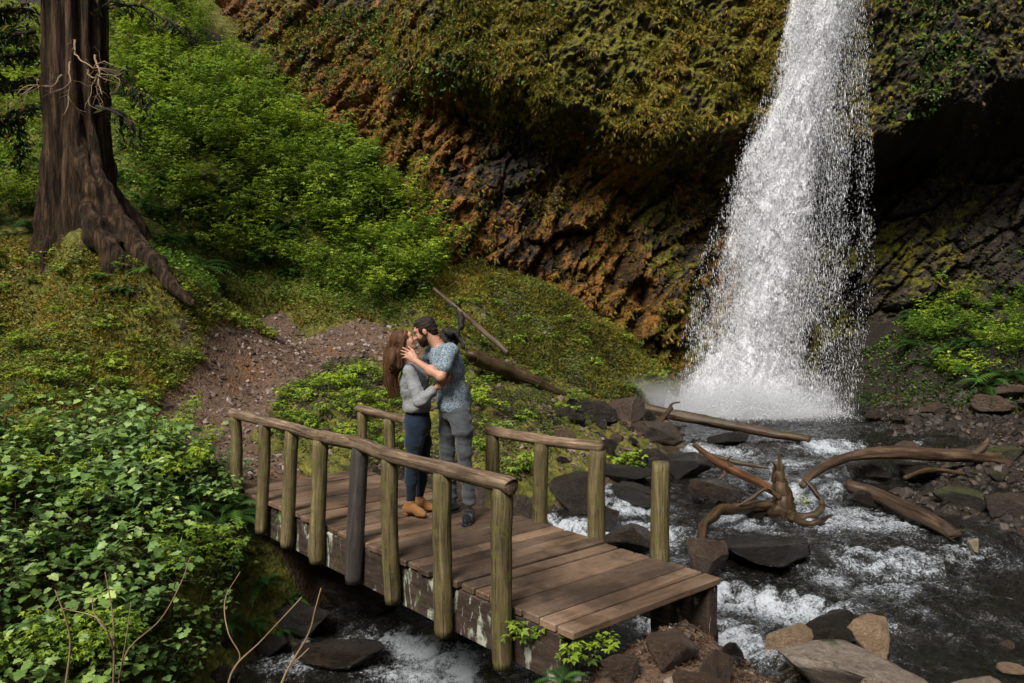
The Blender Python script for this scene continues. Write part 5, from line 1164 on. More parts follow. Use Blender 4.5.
# ================================================================ LEAVES AND PLANTS
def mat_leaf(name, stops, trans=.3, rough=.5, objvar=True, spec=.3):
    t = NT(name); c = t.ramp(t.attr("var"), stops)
    if objvar:
        oi = t.n("ObjectInfo"); c = t.mix(1.0, c, t.ramp(oi.outputs["Random"], [(0, (.72, .8, .8)), (.5, (1, 1, .95)), (1, (1.3, 1.2, .9))]), 'MULTIPLY')
    n = t.noise(t.coord("Object"), 25, 3, .6); c = t.mix(t.mr(n, .35, .65, .25, 0), c, (0.01, .02, .004))
    t.base(c, rough, spec)
    tl = t.n("BsdfTranslucent"); t.l(c, tl.inputs[0]); m = t.n("MixShader"); m.inputs[0].default_value = trans
    t.l(t.b.outputs[0], m.inputs[1]); t.l(tl.outputs[0], m.inputs[2]); t.l(m.outputs[0], t.out.inputs[0]); return t.m
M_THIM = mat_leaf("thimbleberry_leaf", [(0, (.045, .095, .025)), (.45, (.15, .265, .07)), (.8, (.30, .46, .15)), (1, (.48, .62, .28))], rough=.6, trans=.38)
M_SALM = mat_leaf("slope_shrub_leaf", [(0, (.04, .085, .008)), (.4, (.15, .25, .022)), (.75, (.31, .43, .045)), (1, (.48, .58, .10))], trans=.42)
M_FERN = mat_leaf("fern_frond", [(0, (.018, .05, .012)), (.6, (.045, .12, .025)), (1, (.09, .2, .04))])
M_HERB = mat_leaf("ground_cover_leaf", [(0, (.02, .032, .006)), (.35, (.07, .10, .014)), (.65, (.15, .19, .026)), (.85, (.25, .25, .04)), (1, (.36, .26, .05))], objvar=False)
M_MOSS = mat_leaf("hanging_moss", [(0, (.03, .03, .005)), (.3, (.10, .095, .012)), (.55, (.23, .20, .02)), (.8, (.38, .29, .045)), (1, (.48, .29, .08))], objvar=False, trans=.2, rough=.8)
M_CLF = mat_leaf("cliff_plant_leaf", [(0, (.025, .05, .01)), (.6, (.09, .17, .025)), (1, (.2, .32, .06))], objvar=False)
M_CEDF = mat_leaf("cedar_spray", [(0, (.008, .018, .005)), (.7, (.03, .055, .012)), (.86, (.06, .08, .015)), (.93, (.2, .12, .03)), (1, (.3, .17, .05))], objvar=False)
M_LITTER = mat_leaf("dead_leaf", [(0, (.03, .017, .01)), (.5, (.10, .055, .03)), (1, (.28, .19, .13))], objvar=False, trans=.1)
M_STEM = NT("plant_stem").base((.045, .05, .02), .7).m
M_STEMD = NT("woody_stem").base((.035, .022, .014), .8).m
def lobed():
    """five-lobed leaf, base at the origin, tip along +x, unit length, folded a little and drooping"""
    pol = [(0, 0), (-.14, .24), (.04, .46), (.24, .38), (.44, .60), (.56, .36), (.80, .26), (1.0, 0)]
    out = [(x, y) for x, y in pol] + [(x, -y) for x, y in pol[-2:0:-1]]
    V_ = [(.38, 0, -.02)] + [(x, y, .10 * abs(y) - .22 * x * x) for x, y in out]
    n = len(out); Fc = [(0, 1 + i, 1 + (i + 1) % n) for i in range(n)]
    return np.array(V_, float), np.array(Fc)
LOB = lobed()
SIMPLE = (np.array([(0, 0, 0), (.45, .26, .07), (1, 0, -.16), (.45, -.26, .07), (.5, 0, -.03)]), np.array([(0, 4, 1), (1, 4, 2), (0, 3, 4), (3, 2, 4)]))
DIA = (np.array([(0, 0, 0), (.45, .28, .06), (1, 0, -.1), (.45, -.28, .06)]), np.array([(0, 2, 1), (0, 3, 2)]))
def trifol():
    V_, Fc = [], []; k = 0
    for a, s in ((0, 1), (R(62), .8), (R(-62), .8)):
        M = np.array([[math.cos(a), -math.sin(a), 0], [math.sin(a), math.cos(a), 0], [0, 0, 1]]) * s
        q = SIMPLE[0] @ M.T; q[:, 0] += .12; V_.append(q); Fc.append(SIMPLE[1] + k); k += len(q)
    return np.concatenate(V_) / 1.12, np.concatenate(Fc)
TRI = trifol()
def leafM(d, up, size, rs, roll=.28):
    """matrices: x along d (horizontalish), z near up"""
    N = len(d); x = d / np.linalg.norm(d, axis=1)[:, None]; z = up + rs.normal(0, roll, (N, 3)); z -= x * (z * x).sum(1)[:, None]; z /= np.linalg.norm(z, axis=1)[:, None]
    y = np.cross(z, x); return np.stack([x, y, z], -1) * np.asarray(size).reshape(-1, 1, 1)
def make_plant(seed, nst, h, leafT, nleaf, size, spread, stemr, top=.35, stemmat=None, leafmat=None, pet=.09, vbias=0.0, lean=.25):
    rs_ = np.random.default_rng(seed); mb = MB(); D, T, Sz, Vv = [], [], [], []
    for k in range(nst):
        a = rs_.uniform(0, 6.28); b = np.array([math.cos(a), math.sin(a), 0]) * spread * rs_.uniform(.1, 1) * .35
        hh = h * rs_.uniform(.6, 1.08); dirv = np.array([math.cos(a) * lean, math.sin(a) * lean, 1]) + rs_.normal(0, .12, 3)
        n = 12; P = [b]; d = dirv / np.linalg.norm(dirv)
        for i in range(n):
            d = d + rs_.normal(0, .07, 3); d /= np.linalg.norm(d); P.append(P[-1] + d * hh / n)
        P = np.array(P); mb.tube(P, np.linspace(stemr, stemr * .4, len(P)), 5, 0, 1, False)
        nl = int(nleaf * rs_.uniform(.8, 1.2)); tt = top + (1 - top) * rs_.random(nl) ** .7; tt[-1] = 1
        idx = np.clip((tt * n), 0, n - .001); i0 = idx.astype(int); f = (idx - i0)[:, None]; base = P[i0] * (1 - f) + P[i0 + 1] * f
        az = np.arange(nl) * 2.4 + rs_.uniform(0, 6); dd = np.stack([np.cos(az), np.sin(az), rs_.uniform(-.05, .5, nl)], 1)
        pl = pet * rs_.uniform(.5, 2.2, nl)[:, None] * (1.5 - tt[:, None]); tip = base + dd * pl
        if leafT is LOB:
            for q0, q1 in zip(base, tip): mb.tube(np.array([q0, (q0 + q1) / 2 + [0, 0, -.004], q1]), [.0022, .002, .0015], 3, 0, 1, False)
        dd2 = dd.copy(); dd2[:, 2] = rs_.uniform(-.45, .15, nl)
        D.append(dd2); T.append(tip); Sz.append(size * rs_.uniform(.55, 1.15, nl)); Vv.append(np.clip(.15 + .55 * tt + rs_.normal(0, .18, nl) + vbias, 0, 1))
    D, T, Sz, Vv = map(np.concatenate, (D, T, Sz, Vv)); Ms = leafM(D, np.array([[0, 0, 1.0]]), Sz, rs_)
    Vl, Fl = instmesh(leafT[0], leafT[1], Ms, T)
    return mb, (Vl, Fl, np.repeat(Vv, len(leafT[1])))
def plant_proto(name, seed, stemmat, leafmat, **k):
    mb, (Vl, Fl, Vv) = make_plant(seed, **k); o = empty(name)
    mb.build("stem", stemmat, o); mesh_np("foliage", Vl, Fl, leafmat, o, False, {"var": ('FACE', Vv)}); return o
def fern_proto(seed, nf=13, L=.75, name="fern", mat=None, droop=1.0):
    rs_ = np.random.default_rng(seed); o = empty(name); Vs, Fs, va = [], [], []; k = 0; 
    for i in range(nf):
        a = i * 2.4 + rs_.normal(0, .2); el = rs_.uniform(.5, 1.15); l = L * rs_.uniform(.7, 1.1); n = 22; t = np.linspace(0, 1, n)
        hx = l * (t * math.cos(el) + .25 * t ** 2); z = l * (t * math.sin(el) - droop * .75 * t ** 2.2); P = np.stack([hx, 0 * t, z], 1)
        wv = l * .17 * np.sin(np.clip(t * 1.02 + .06, 0, 1) * math.pi) ** .7 + .004; ca_, sa_ = math.cos(a), math.sin(a)
        v_ = []; f_ = []; m = 0
        tn_ = np.gradient(P, axis=0); tn_ /= np.linalg.norm(tn_, axis=1)[:, None]
        for j in range(2, n):
            for sd in (-1, 1):
                b0 = P[j] - tn_[j] * l / n * .36; b1 = P[j] + tn_[j] * l / n * .36; tp = P[j] + tn_[j] * wv[j] * .35 + np.array([0, sd * wv[j], -wv[j] * .2])
                md = (b0 + b1) / 2 * .45 + tp * .55 + tn_[j] * l / n * .3; v_ += [b0, md, tp, b1]; f_ += [(m, m + 1, m + 2), (m, m + 3, m + 1)] ; m += 4
        v_ = np.array(v_); f_ = np.array(f_)
        rx = np.stack([P + [0, .004, 0], P + [0, -.004, 0]], 1).reshape(-1, 3); rf = np.array([[2 * j, 2 * j + 1, 2 * j + 3] for j in range(n - 1)] + [[2 * j, 2 * j + 3, 2 * j + 2] for j in range(n - 1)]) + len(v_)
        v_ = np.vstack([v_, rx]); f_ = np.vstack([f_, rf]); v_ = v_ @ np.array([[ca_, sa_, 0], [-sa_, ca_, 0], [0, 0, 1]])
        Vs.append(v_); Fs.append(f_ + k); va.append(np.full(len(f_), rs_.uniform(0, 1))); k += len(v_)
    mesh_np("frond", np.concatenate(Vs), np.concatenate(Fs), mat or M_FERN, o, False, {"var": ('FACE', np.concatenate(va))}); return o
def place(protos, used, xyz, rz, s, label, cat, group, tilt=None):
    p = protos[len(placedp) % len(protos)]
    if p.name not in used: o = p; used.add(p.name)
    else: o = copy_tree(p)
    o.location = xyz; o.scale = (s, s, s * random.uniform(.88, 1.12)); o.rotation_euler = (tilt[0] if tilt else random.uniform(-.1, .1), tilt[1] if tilt else random.uniform(-.1, .1), rz)
    tag(o, label, cat, group); placedp.append(o)
    if group:
        uu_, vv_ = px(np.array(xyz)); REPS.append((o, label, uu_[0], vv_[0], s))
    return o
placedp = []
def sample_ground(n, poly, spacing, xr=(-14, 11), yr=(3, 20), seed=1, path=False, maxtry=40000, wetmax=.4):
    r = np.random.default_rng(seed); x = r.uniform(*xr, maxtry); y = r.uniform(*yr, maxtry); z = tz(x, y); u, v = px(np.stack([x, y, z], 1))
    k = inpoly(u, v, poly) & (tfield(WET, x, y) < wetmax)
    if not path: k &= tfield(PTH, x, y) < .35
    out = []
    for a, b, c_ in zip(x[k], y[k], z[k]):
        if all((a - p[0]) ** 2 + (b - p[1]) ** 2 > spacing ** 2 for p in out): out.append((a, b, c_))
        if len(out) >= n: break
    return out
used = set()
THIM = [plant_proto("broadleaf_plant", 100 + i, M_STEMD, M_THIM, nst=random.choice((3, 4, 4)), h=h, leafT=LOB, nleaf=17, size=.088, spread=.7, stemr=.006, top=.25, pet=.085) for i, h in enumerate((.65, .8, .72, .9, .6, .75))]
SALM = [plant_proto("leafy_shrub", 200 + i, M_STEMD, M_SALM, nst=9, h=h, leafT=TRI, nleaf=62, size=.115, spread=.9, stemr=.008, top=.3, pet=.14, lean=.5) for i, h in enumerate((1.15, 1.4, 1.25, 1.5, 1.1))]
FERN = [fern_proto(300 + i, 14, .8) for i in range(4)]
HERB = [plant_proto("small_herb", 400 + i, M_STEM, M_SALM, nst=5, h=.22, leafT=TRI, nleaf=12, size=.07, spread=.25, stemr=.003, top=.3, pet=.05, lean=.6) for i in range(3)]
# hillside shrubs
def regional(p, regs, default):
    u, v = px([p[0], p[1], p[2]]); 
    for poly, lab in regs:
        if inpoly(u, v, poly)[0]: return lab
    return default
hill = sample_ground(185, [(108, 70), (150, -30), (215, -20), (262, 60), (320, 140), (370, 180), (410, 225), (440, 270), (425, 305), (370, 305), (300, 290), (240, 275), (190, 235), (140, 190)], .42, seed=11)
for x, y, z in hill:
    lab = regional((x, y, z), [([(0, -50), (230, -50), (230, 130), (0, 130)], "bright green hillside shrub"), ([(330, 180), (500, 180), (500, 340), (330, 340)], "light green shrub")], "green thicket shrub")
    place(SALM, used, (x, y, z - .05), random.uniform(0, 6.3), random.uniform(.6, .95), lab, "shrub", "shrubs in the hillside thicket")
for x, y, z in sample_ground(34, [(-60, 40), (30, 40), (45, 190), (20, 235), (-60, 235)], .5, seed=12):
    place(SALM, used, (x, y, z - .05), random.uniform(0, 6.3), random.uniform(.6, .95), "green shrub", "shrub", "shrubs left of the cedar")
# ferns
for x, y, z in sample_ground(40, [(115, 175), (200, 175), (290, 225), (300, 285), (215, 290), (150, 245)], .36, seed=13):
    place(FERN, used, (x, y, z), random.uniform(0, 6.3), random.uniform(.6, 1.0), "arching fern", "fern", "ferns below the hillside thicket")
for x, y, z in sample_ground(16, [(-40, 190), (60, 200), (60, 270), (-40, 280)], .4, seed=14):
    place(FERN, used, (x, y, z), random.uniform(0, 6.3), random.uniform(.5, .8), "arching fern", "fern", "ferns at the foot of the cedar")
for x, y, z in sample_ground(16, [(25, 258), (150, 262), (165, 292), (30, 290)], .22, seed=34):
    place(FERN, used, (x, y, z - .03), random.uniform(0, 6.3), random.uniform(.3, .5), "low fern", "fern", "low ferns at the cedar's roots")
# left foreground plants
fg = sample_ground(150, [(-60, 440), (30, 440), (100, 435), (190, 462), (222, 480), (245, 505), (235, 560), (220, 640), (160, 730), (-100, 760)], .17, xr=(-8, -1), yr=(3.5, 10), seed=15, wetmax=.9)
for i, (x, y, z) in enumerate(fg):
    if i % 13 == 5:
        place(SALM, used, (x, y, z - .04), random.uniform(0, 6.3), random.uniform(.4, .6), "fine-leaved shrub", "shrub", "fine-leaved shrubs among the plants on the left bank"); continue
    if i % 9 == 4: place(FERN, used, (x, y, z), random.uniform(0, 6.3), random.uniform(.5, .8), "arching fern", "fern", "ferns among the plants on the left bank"); continue
    place(THIM, used, (x, y, z - .04), random.uniform(0, 6.3), random.uniform(.5, 1.1) * (.72 if px([x, y, z])[0][0] > 190 else 1), "broad-leaved plant", "plant", "broad-leaved plants on the left bank")
for x, y, z in sample_ground(18, [(225, 470), (330, 500), (330, 640), (225, 640)], .22, xr=(-4, -1), yr=(7, 10), seed=16, wetmax=.5):
    place(FERN, used, (x, y, z), random.uniform(0, 6.3), random.uniform(.35, .55), "small drooping fern", "fern", "ferns beneath the left end of the bridge")
# right bank
for x, y, z in sample_ground(44, [(905, 330), (960, 270), (1060, 250), (1060, 390), (990, 392), (930, 385)], .33, seed=17, xr=(6, 13)):
    place(FERN, used, (x, y, z), random.uniform(0, 6.3), random.uniform(.7, 1.1), "shaded fern", "fern", "ferns on the right bank")
for x, y, z in sample_ground(30, [(905, 330), (960, 290), (1060, 250), (1060, 395), (990, 395), (920, 388)], .35, seed=18, xr=(6, 13)):
    place(SALM, used, (x, y, z - .05), random.uniform(0, 6.3), random.uniform(.4, .7), "low leafy shrub", "shrub", "low shrubs on the right bank")
for x, y, z in sample_ground(60, [(270, 380), (420, 370), (420, 450), (290, 440)], .2, seed=19):
    place(HERB, used, (x, y, z), random.uniform(0, 6.3), random.uniform(.6, 1.1), "small green herb", "plant", "small herbs on the bank behind the far rail")
for x, y, z in sample_ground(60, [(420, 300), (560, 300), (690, 380), (560, 420), (500, 470), (450, 440)], .26, seed=20):
    place(HERB, used, (x, y, z), random.uniform(0, 6.3), random.uniform(.6, 1.2), "small herb", "plant", "small herbs on the mossy slope below the cliff")
for u, v, Y, s, lab in ((622, 462, 12.2, 1.5, "bright leafy plant growing on the low rock in the stream"), (630, 465, 12.1, 1.4, "bright green plant beside the leafy one on the stream rock"), (518, 468, 10.9, 1.4, "leafy plant between the right-hand rail posts"), (785, 508, 11.0, 1.3, "green sprig growing at the foot of the stump"), (806, 507, 11.0, 1.1, "green sprig growing on the stump's right root"),
                    (586, 655, 4.95, .9, "small leafy plant below the deck edge at the bridge end"), (528, 632, 5.2, .8, "small leafy plant clinging to the near side beam"), (600, 640, 5.05, .5, "tiny plant under the deck corner"), (563, 404, 14.6, 1.0, "small bright plant beside the rocks at the water's edge"), (960, 488, 11.2, .7, "little green sprig on the moss-topped rock")):
    place(HERB, used, at(u, v + 8, Y), random.uniform(0, 6.3), s, lab, "plant", None)
place(FERN, used, at(562, 682, 4.75), 2.0, .3, "small bright fern at the bottom edge under the bridge end", "fern", None)
place(FERN, used, at(290, 512, 8.0), 2.0, .32, "fern growing against the second rail post", "fern", None)
for p in THIM + SALM + FERN + HERB:
    if p.name not in used:
        for ch in list(p.children): bpy.data.objects.remove(ch)
        bpy.data.objects.remove(p)
# bare twigs in the foreground
rs = np.random.default_rng(9)
def twiggy(pixsets, lab):
    base = at(*pixsets[0][0]); o = empty("bare_twig", base, lab, "twig"); 
    for P in pixsets:
        q = spline(np.array([at(*a) for a in P]) - base, 20); MB().tube(q, np.linspace(.0075, .0028, 20) if P is pixsets[0] else np.linspace(.005, .002, 20), 6, .1, 3, True).build("stalk", M_TWIG, o)
twiggy([[(112, 720, 4.4), (114, 650, 4.4), (112, 610, 4.45), (105, 572, 4.5)], [(117, 690, 4.4), (128, 650, 4.4), (160, 620, 4.4), (180, 585, 4.45), (190, 558, 4.5)], [(114, 650, 4.4), (100, 620, 4.3), (62, 608, 4.3)], [(114, 640, 4.4), (95, 615, 4.4), (92, 595, 4.4)], [(119, 680, 4.4), (126, 640, 4.3), (131, 602, 4.3)]], "forked tan leafless twig rising from the bottom edge at far left")
twiggy([[(225, 720, 4.5), (232, 672, 4.5), (262, 640, 4.5), (302, 597, 4.5)], [(234, 670, 4.5), (240, 655, 4.5), (228, 632, 4.5), (225, 600, 4.6), (240, 572, 4.6)]], "bare tan twig slanting towards the bridge from the bottom edge")
twiggy([[(275, 710, 4.5), (285, 675, 4.5), (308, 635, 4.5), (315, 610, 4.5), (321, 588, 4.5)], [(292, 664, 4.5), (302, 655, 4.5), (309, 648, 4.5)]], "thin bare twig standing over the water below the bridge")
twiggy([[(60, 720, 4.4), (70, 650, 4.4), (66, 620, 4.4), (55, 590, 4.4)]], "single short bare stalk at the bottom left among leaves")

def blade_tuft(nb, seed):
    r = np.random.default_rng(seed); V_, F_ = [], []; k = 0
    for i in range(nb):
        a = r.uniform(0, 6.28); sp_ = r.uniform(.1, .7); l = r.uniform(.6, 1); w_ = .05
        out = np.array([math.cos(a) * sp_, math.sin(a) * sp_, 1]); out /= np.linalg.norm(out); side = np.cross(out, [0, 0, 1.0]); side = side / (np.linalg.norm(side) + 1e-6)
        V_ += [-side * w_, side * w_, out * l * .5 + side * w_, out * l * .5 - side * w_, out * l * .62 + np.array([0, 0, 0])]; 
        F_ += [(k, k + 1, k + 2), (k, k + 2, k + 3)]; V_[-1] = out * l; F_ += [(k + 3, k + 2, k + 4)]; k += 5
    return np.array(V_), np.array(F_)
# ---------------------------------------------------------------- ground cover: countless small leaves and moss
def cover(name, n, poly, size, mat, seed, T=DIA, xr=(-10, 10), yr=(4, 19), vmean=.5, off_=.02, path=.4, up=.6, wetmax=.5, vfun=None):
    r = np.random.default_rng(seed); m = n * 14; x = r.uniform(*xr, m); y = r.uniform(*yr, m); z = tz(x, y); u, v = px(np.stack([x, y, z], 1))
    pt = fbm(x * 1.7, y * 1.7, oct=3, seed=seed + 5)
    k = inpoly(u, v, poly) & (tfield(PTH, x, y) < path * r.uniform(.4, 1.6, m)) & (tfield(WET, x, y) < wetmax) & (pt > r.uniform(-.5, .15, m))
    x, y, z, pt = x[k][:n], y[k][:n], z[k][:n], pt[k][:n]; N = len(x); a = r.uniform(0, 6.28, N)
    d = np.stack([np.cos(a), np.sin(a), r.uniform(-.3, .8, N)], 1); M = leafM(d, tnormal(x, y), size * r.uniform(.5, 1.4, N), r, up)
    if len(T[0]) > 12: M = frames(tnormal(x, y) + r.normal(0, .35, (N, 3)) + np.array([.0, -.35, 0]), r.uniform(0, 6.28, N), size * r.uniform(.5, 1.4, N))
    V_, F_ = instmesh(T[0], T[1], M, np.stack([x, y, z + off_ * r.uniform(.2, 2.5, N)], 1))
    vv = np.clip(vmean + .5 * fbm(x * .8, y * .8, oct=4, seed=seed + 9) + r.normal(0, .17, N), 0, 1)
    return tag(mesh_np(name, V_, F_, mat, smooth=False, attrs={"var": ('FACE', np.repeat(vv, len(T[1])))}), kind="stuff")
L_POLY = [(-60, 235), (110, 250), (200, 290), (330, 300), (380, 320), (280, 330), (275, 380), (190, 420), (190, 480), (-60, 480)]
cover("ground_cover", 80000, L_POLY, .045, M_HERB, 51, vmean=.66, off_=.045)
for x, y, z in sample_ground(80, [(-60, 250), (110, 262), (200, 300), (280, 340), (270, 370), (190, 415), (150, 440), (-60, 400)], .3, seed=33):
    place(HERB, used, (x, y, z), random.uniform(0, 6.3), random.uniform(.5, 1.2), "low green herb", "plant", "low herbs on the mossy bank below the cedar")
cover("ground_cover", 40000, [(270, 370), (430, 350), (480, 340), (560, 300), (720, 390), (600, 420), (520, 480), (400, 470), (280, 450)], .036, M_HERB, 52, vmean=.42, off_=.025)
cover("ground_cover", 42000, [(400, 250), (560, 270), (720, 300), (740, 395), (600, 400), (470, 340), (400, 300)], .045, M_HERB, 53, vmean=.6, off_=.03, yr=(13, 19))
cover("ground_cover", 34000, [(100, -30), (260, 0), (330, 140), (450, 260), (420, 330), (200, 300), (110, 240)], .06, M_SALM, 54, vmean=.35, off_=.12, yr=(11, 20))
cover("ground_cover", 16000, [(850, 300), (1060, 230), (1060, 410), (850, 410)], .07, M_CLF, 55, vmean=.4, off_=.05)
cover("ground_cover", 14000, [(-60, 440), (230, 460), (260, 560), (160, 760), (-100, 760)], .05, M_HERB, 56, vmean=.3, off_=.05, xr=(-8, -1), yr=(3, 10))
cover("moss_tufts", 12000, [(400, 250), (560, 270), (720, 300), (740, 395), (600, 400), (470, 340), (400, 300)], .11, M_MOSS, 61, T=blade_tuft(6, 5), up=.5, vmean=.42, off_=.01, yr=(12, 19))
cover("moss_tufts", 16000, L_POLY, .09, M_MOSS, 62, T=blade_tuft(6, 6), up=.5, vmean=.72, off_=.01)
cover("moss_tufts", 4000, [(840, 320), (1060, 250), (1060, 420), (840, 405)], .10, M_MOSS, 63, T=blade_tuft(6, 6), up=.5, vmean=.2, off_=.01)
cover("leaf_litter", 9000, [(150, 300), (560, 290), (700, 400), (560, 480), (150, 480)], .045, M_LITTER, 57, path=9, off_=.008, up=.3, vmean=.5)
cover("leaf_litter", 5000, [(560, 600), (760, 640), (900, 760), (500, 760)], .03, M_LITTER, 58, path=9, off_=.008, up=.3, vmean=.4, xr=(0, 4), yr=(3.5, 7))
cover("leaf_litter", 4000, [(860, 400), (1040, 380), (1040, 560), (880, 520)], .05, M_LITTER, 59, path=9, off_=.02, up=.3, vmean=.5)
# ---------------------------------------------------------------- moss, grass tufts and plants on the cliff face
def cliff_scatter(name, n, fdens_, T, size, mat, seed, vmean=.5, droop=.6, kind="stuff", frame='tuft', vs=.22, vreg=None):
    r = np.random.default_rng(seed); m = n * 10; i = r.integers(2, len(sa) - 2, m); j = r.integers(2, len(za) - 36, m)
    P = CLIFF[j, i]; Nn = CN[j, i]; u, v = px(P); k = (u > -60) & (u < 1090) & (v > -90) & (v < 420) & (r.random(m) < fdens_(P, Nn, u, v, i, j))
    P, Nn, i, j, u, v = P[k][:n], Nn[k][:n], i[k][:n], j[k][:n], u[k][:n], v[k][:n]; N = len(P); s = size * (.35 + r.gamma(2.2, .3, N)).clip(0, 1.7)
    P = P + (r.random((N, 3)) - .5) * .04
    if frame == 'tuft':
        d = Nn + np.array([0, 0, -droop]) + r.normal(0, .25, (N, 3)); M = frames(d, r.uniform(0, 6.28, N), s)
    else:
        d = Nn * .8 + r.normal(0, .6, (N, 3)) + np.array([0, 0, -.2]); M = leafM(d, np.array([[0, 0, 1.0]]) + Nn * .7, s, r, .5)
        P = P + Nn * (r.random((N, 1)) * .12)
    V_, F_ = instmesh(T[0], T[1], M, P); vm = vmean if vreg is None else vreg(P, u, v)
    vv = np.clip(vm + .35 * fbm(P[:, 0] * 1.1, P[:, 2] * 1.1, oct=3, seed=seed) + r.normal(0, vs, N), 0, 1)
    return tag(mesh_np(name, V_, F_, mat, smooth=False, attrs={"var": ('FACE', np.repeat(vv, len(T[1])))}), kind=kind)
def d_up(P, Nn, u, v, i, j):
    lo_ = low[j, i]; pn = fbm(P[:, 0] * 1.3, P[:, 2] * 1.3, oct=3, seed=66)
    return np.clip((1 - lo_) * (.42 + pn * 2.2), 0, 1) * (1 - .93 * sstep(840, 880, u))
def d_low(P, Nn, u, v, i, j):
    pn = fbm(P[:, 0] * 1.6, P[:, 2] * 1.2, oct=4, seed=67); return np.clip((low[j, i]) * (.28 + pn * 1.9 + .5 * np.clip(Nn[:, 2], 0, 1) + .25 * sstep(240, 320, v)), 0, 1) * (1 - .8 * sstep(800, 860, u))
cliff_scatter("hanging_moss", 60000, d_up, blade_tuft(6, 1), .11, M_MOSS, 71, droop=1.1, vreg=lambda P, u, v: .52 + .12 * sstep(560, 780, u))
cliff_scatter("hanging_moss", 30000, d_low, blade_tuft(7, 2), .10, M_MOSS, 72, vmean=.42, droop=.8)
def d_leaf(P, Nn, u, v, i, j):
    pn = fbm(P[:, 0] * .9, P[:, 2] * .9, oct=3, seed=69); a = (1 - low[j, i]) * np.clip(.1 + pn * 1.6, 0, 1) * sstep(640, 480, u)
    b = sstep(200, 260, u) * sstep(470, 380, u) * np.clip(.2 + pn, 0, 1) * .8
    c_ = inpoly(u, v, [(862, -50), (1040, -60), (1030, 30), (960, 80), (915, 125), (862, 135)]) * np.clip(.6 + pn * 2.6, 0, 1) * 1.0
    return np.clip(a * .8 + b + c_, 0, 1)
cliff_scatter("cliff_foliage", 22000, d_leaf, SIMPLE, .085, M_CLF, 73, vmean=.45, frame='leaf')
cliff_scatter("hanging_moss", 2200, lambda P, Nn, u, v, i, j: inpoly(u, v, [(975, 110), (1030, 40), (1040, 90), (990, 135), (930, 130)]) * .8, blade_tuft(9, 3), .12, M_MOSS, 74, vmean=.7, droop=1.6)
cliff_scatter("cliff_foliage", 3500, lambda P, Nn, u, v, i, j: inpoly(u, v, [(862, -50), (1040, -60), (1030, 20), (960, 70), (915, 120), (862, 130)]) * np.clip(.3 + fbm(P[:, 0] * 1.5, P[:, 2] * 1.5, oct=3, seed=8) * 3, 0, 1), SIMPLE, .10, M_CLF, 76, vmean=.62, frame="leaf")
cliff_scatter("cliff_foliage", 5000, lambda P, Nn, u, v, i, j: inpoly(u, v, [(900, 290), (1040, 230), (1060, 400), (900, 400)]) * np.clip(.3 + fbm(P[:, 0], P[:, 2], oct=3, seed=5) * 2, 0, 1), SIMPLE, .09, M_CLF, 75, vmean=.3, frame='leaf')
# cedar foliage hung on the branches
D, T, Sz = [], [], []
rs = np.random.default_rng(3)
for bi, br in enumerate(brs):
    for P in br:
        if len(P) < 8: continue
        for q in range(1, len(P)):
            for _ in range(16 if bi in (2, 3, 4, 7, 8, 9, 10) else 3):
                a = rs.uniform(0, 6.28); T.append(P[q] + rs.normal(0, .06, 3)); D.append([math.cos(a), math.sin(a), rs.uniform(-1.4, -.1)]); Sz.append(rs.uniform(.06, .2))
D, T, Sz = np.array(D), np.array(T), np.array(Sz)
V_, F_ = instmesh(SIMPLE[0] * [1, .6, 1], SIMPLE[1], leafM(D, np.array([[0, 0, 1.0]]), Sz, rs, .6), T)
mesh_np("foliage", V_, F_, M_CEDF, tree, False, {"var": ('FACE', np.repeat(rs.random(len(T)), 4))})

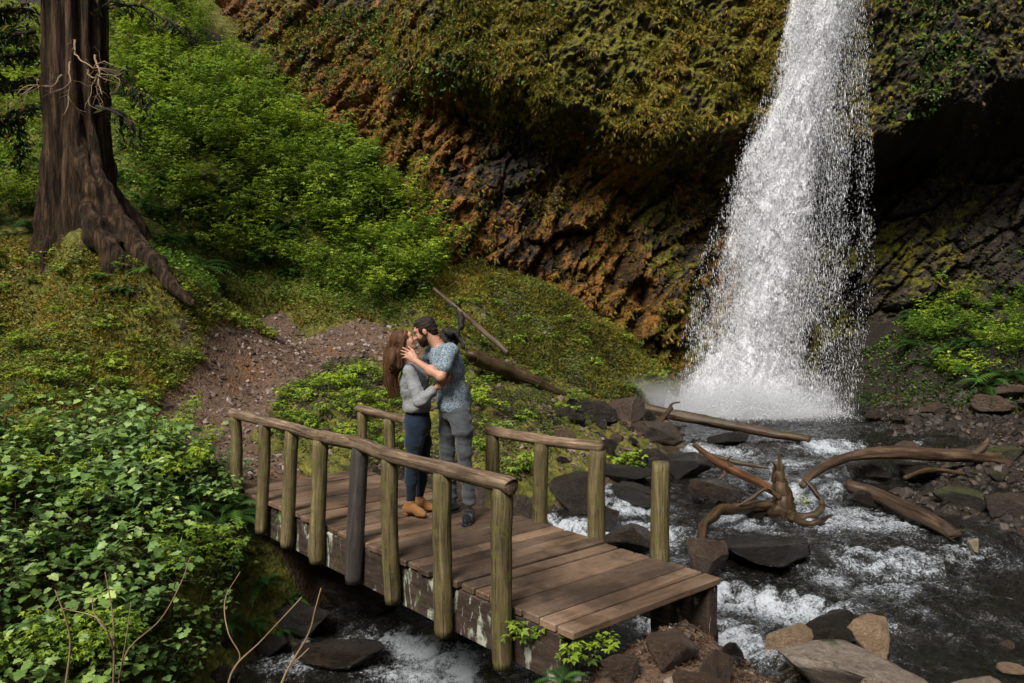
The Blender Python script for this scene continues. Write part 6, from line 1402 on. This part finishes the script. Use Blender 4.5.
# ---------------------------------------------------------------- a label of its own for each repeat, by what it stands next to
LMK = [("the stump", 780, 495), ("the curved log", 900, 455), ("the slanting log", 905, 510), ("the long fallen log", 715, 422), ("the lone bridge post", 660, 515), ("the large pale boulder", 835, 665), ("the plunge pool", 770, 412),
       ("the black root mass", 425, 315), ("the bare leaning pole", 470, 320), ("the half-sunk mossy log", 520, 378), ("the leafy stream-rock plant", 622, 462), ("the first near-rail post", 237, 450), ("the dark bridge post", 352, 515),
       ("the leaning dead stick", 70, 520), ("the forked bare twigs", 115, 620), ("the foot of the cedar", 90, 262), ("the cedar's long root tip", 188, 295), ("the cedar trunk", 75, 90), ("the thicket's top", 190, 60), ("the thicket's middle", 280, 190),
       ("the thicket's right tip", 410, 270), ("the stony path", 300, 350), ("the far rail's left end", 362, 410), ("the couple", 440, 400), ("the bridge deck corner", 715, 580), ("the moss-topped rock", 957, 495), ("the rusty right-bank boulder", 1010, 390),
       ("the black rock in the pool", 874, 417), ("the waterfall's left foot", 690, 395), ("the curved log's right end", 1000, 460), ("the slanting log's lower end", 957, 536), ("the foot of the right-bank ferns", 940, 398), ("the brown rock block", 628, 412), ("the last near-rail post", 502, 620), ("the bottom right corner", 1010, 660), ("the left picture edge", 0, 440), ("the right picture edge", 1024, 330)]
from collections import defaultdict
bk_ = defaultdict(list)
for o, base_, u, v, s in REPS:
    d = [math.hypot(u - a, v - b) for _, a, b in LMK]; i = int(np.argmin(d)); nm, a, b = LMK[i]; dx, dy = u - a, v - b
    rel = "at" if d[i] < 14 else ("right of" if dx > 0 else "left of") if abs(dx) > abs(dy) * 1.2 else ("in front of" if dy > 0 else "behind")
    bk_[(base_, rel, nm)].append((d[i], o, s))
ORD = ["nearest", "second nearest", "third nearest", "fourth nearest", "fifth nearest", "sixth nearest", "seventh nearest", "eighth nearest", "ninth nearest", "tenth nearest"] + [w_ + " nearest" for w_ in "eleventh twelfth thirteenth fourteenth fifteenth sixteenth seventeenth eighteenth nineteenth twentieth".split()]
for (base_, rel, nm), L_ in bk_.items():
    L_.sort(key=lambda q: q[0]); ss_ = sorted(q[2] for q in L_)
    for k, (d, o, s) in enumerate(L_):
        if len(L_) == 1: o["label"] = f"only {base_} {rel} {nm}"
        elif k < 20: o["label"] = f"{base_} {rel} {nm}, {ORD[k]} it"
        else: o["label"] = f"{base_} {rel} {nm}, a farther one"
        while len(o["label"].split()) > 16 and " the " in o["label"]: o["label"] = o["label"].replace(" the ", " ", 1)
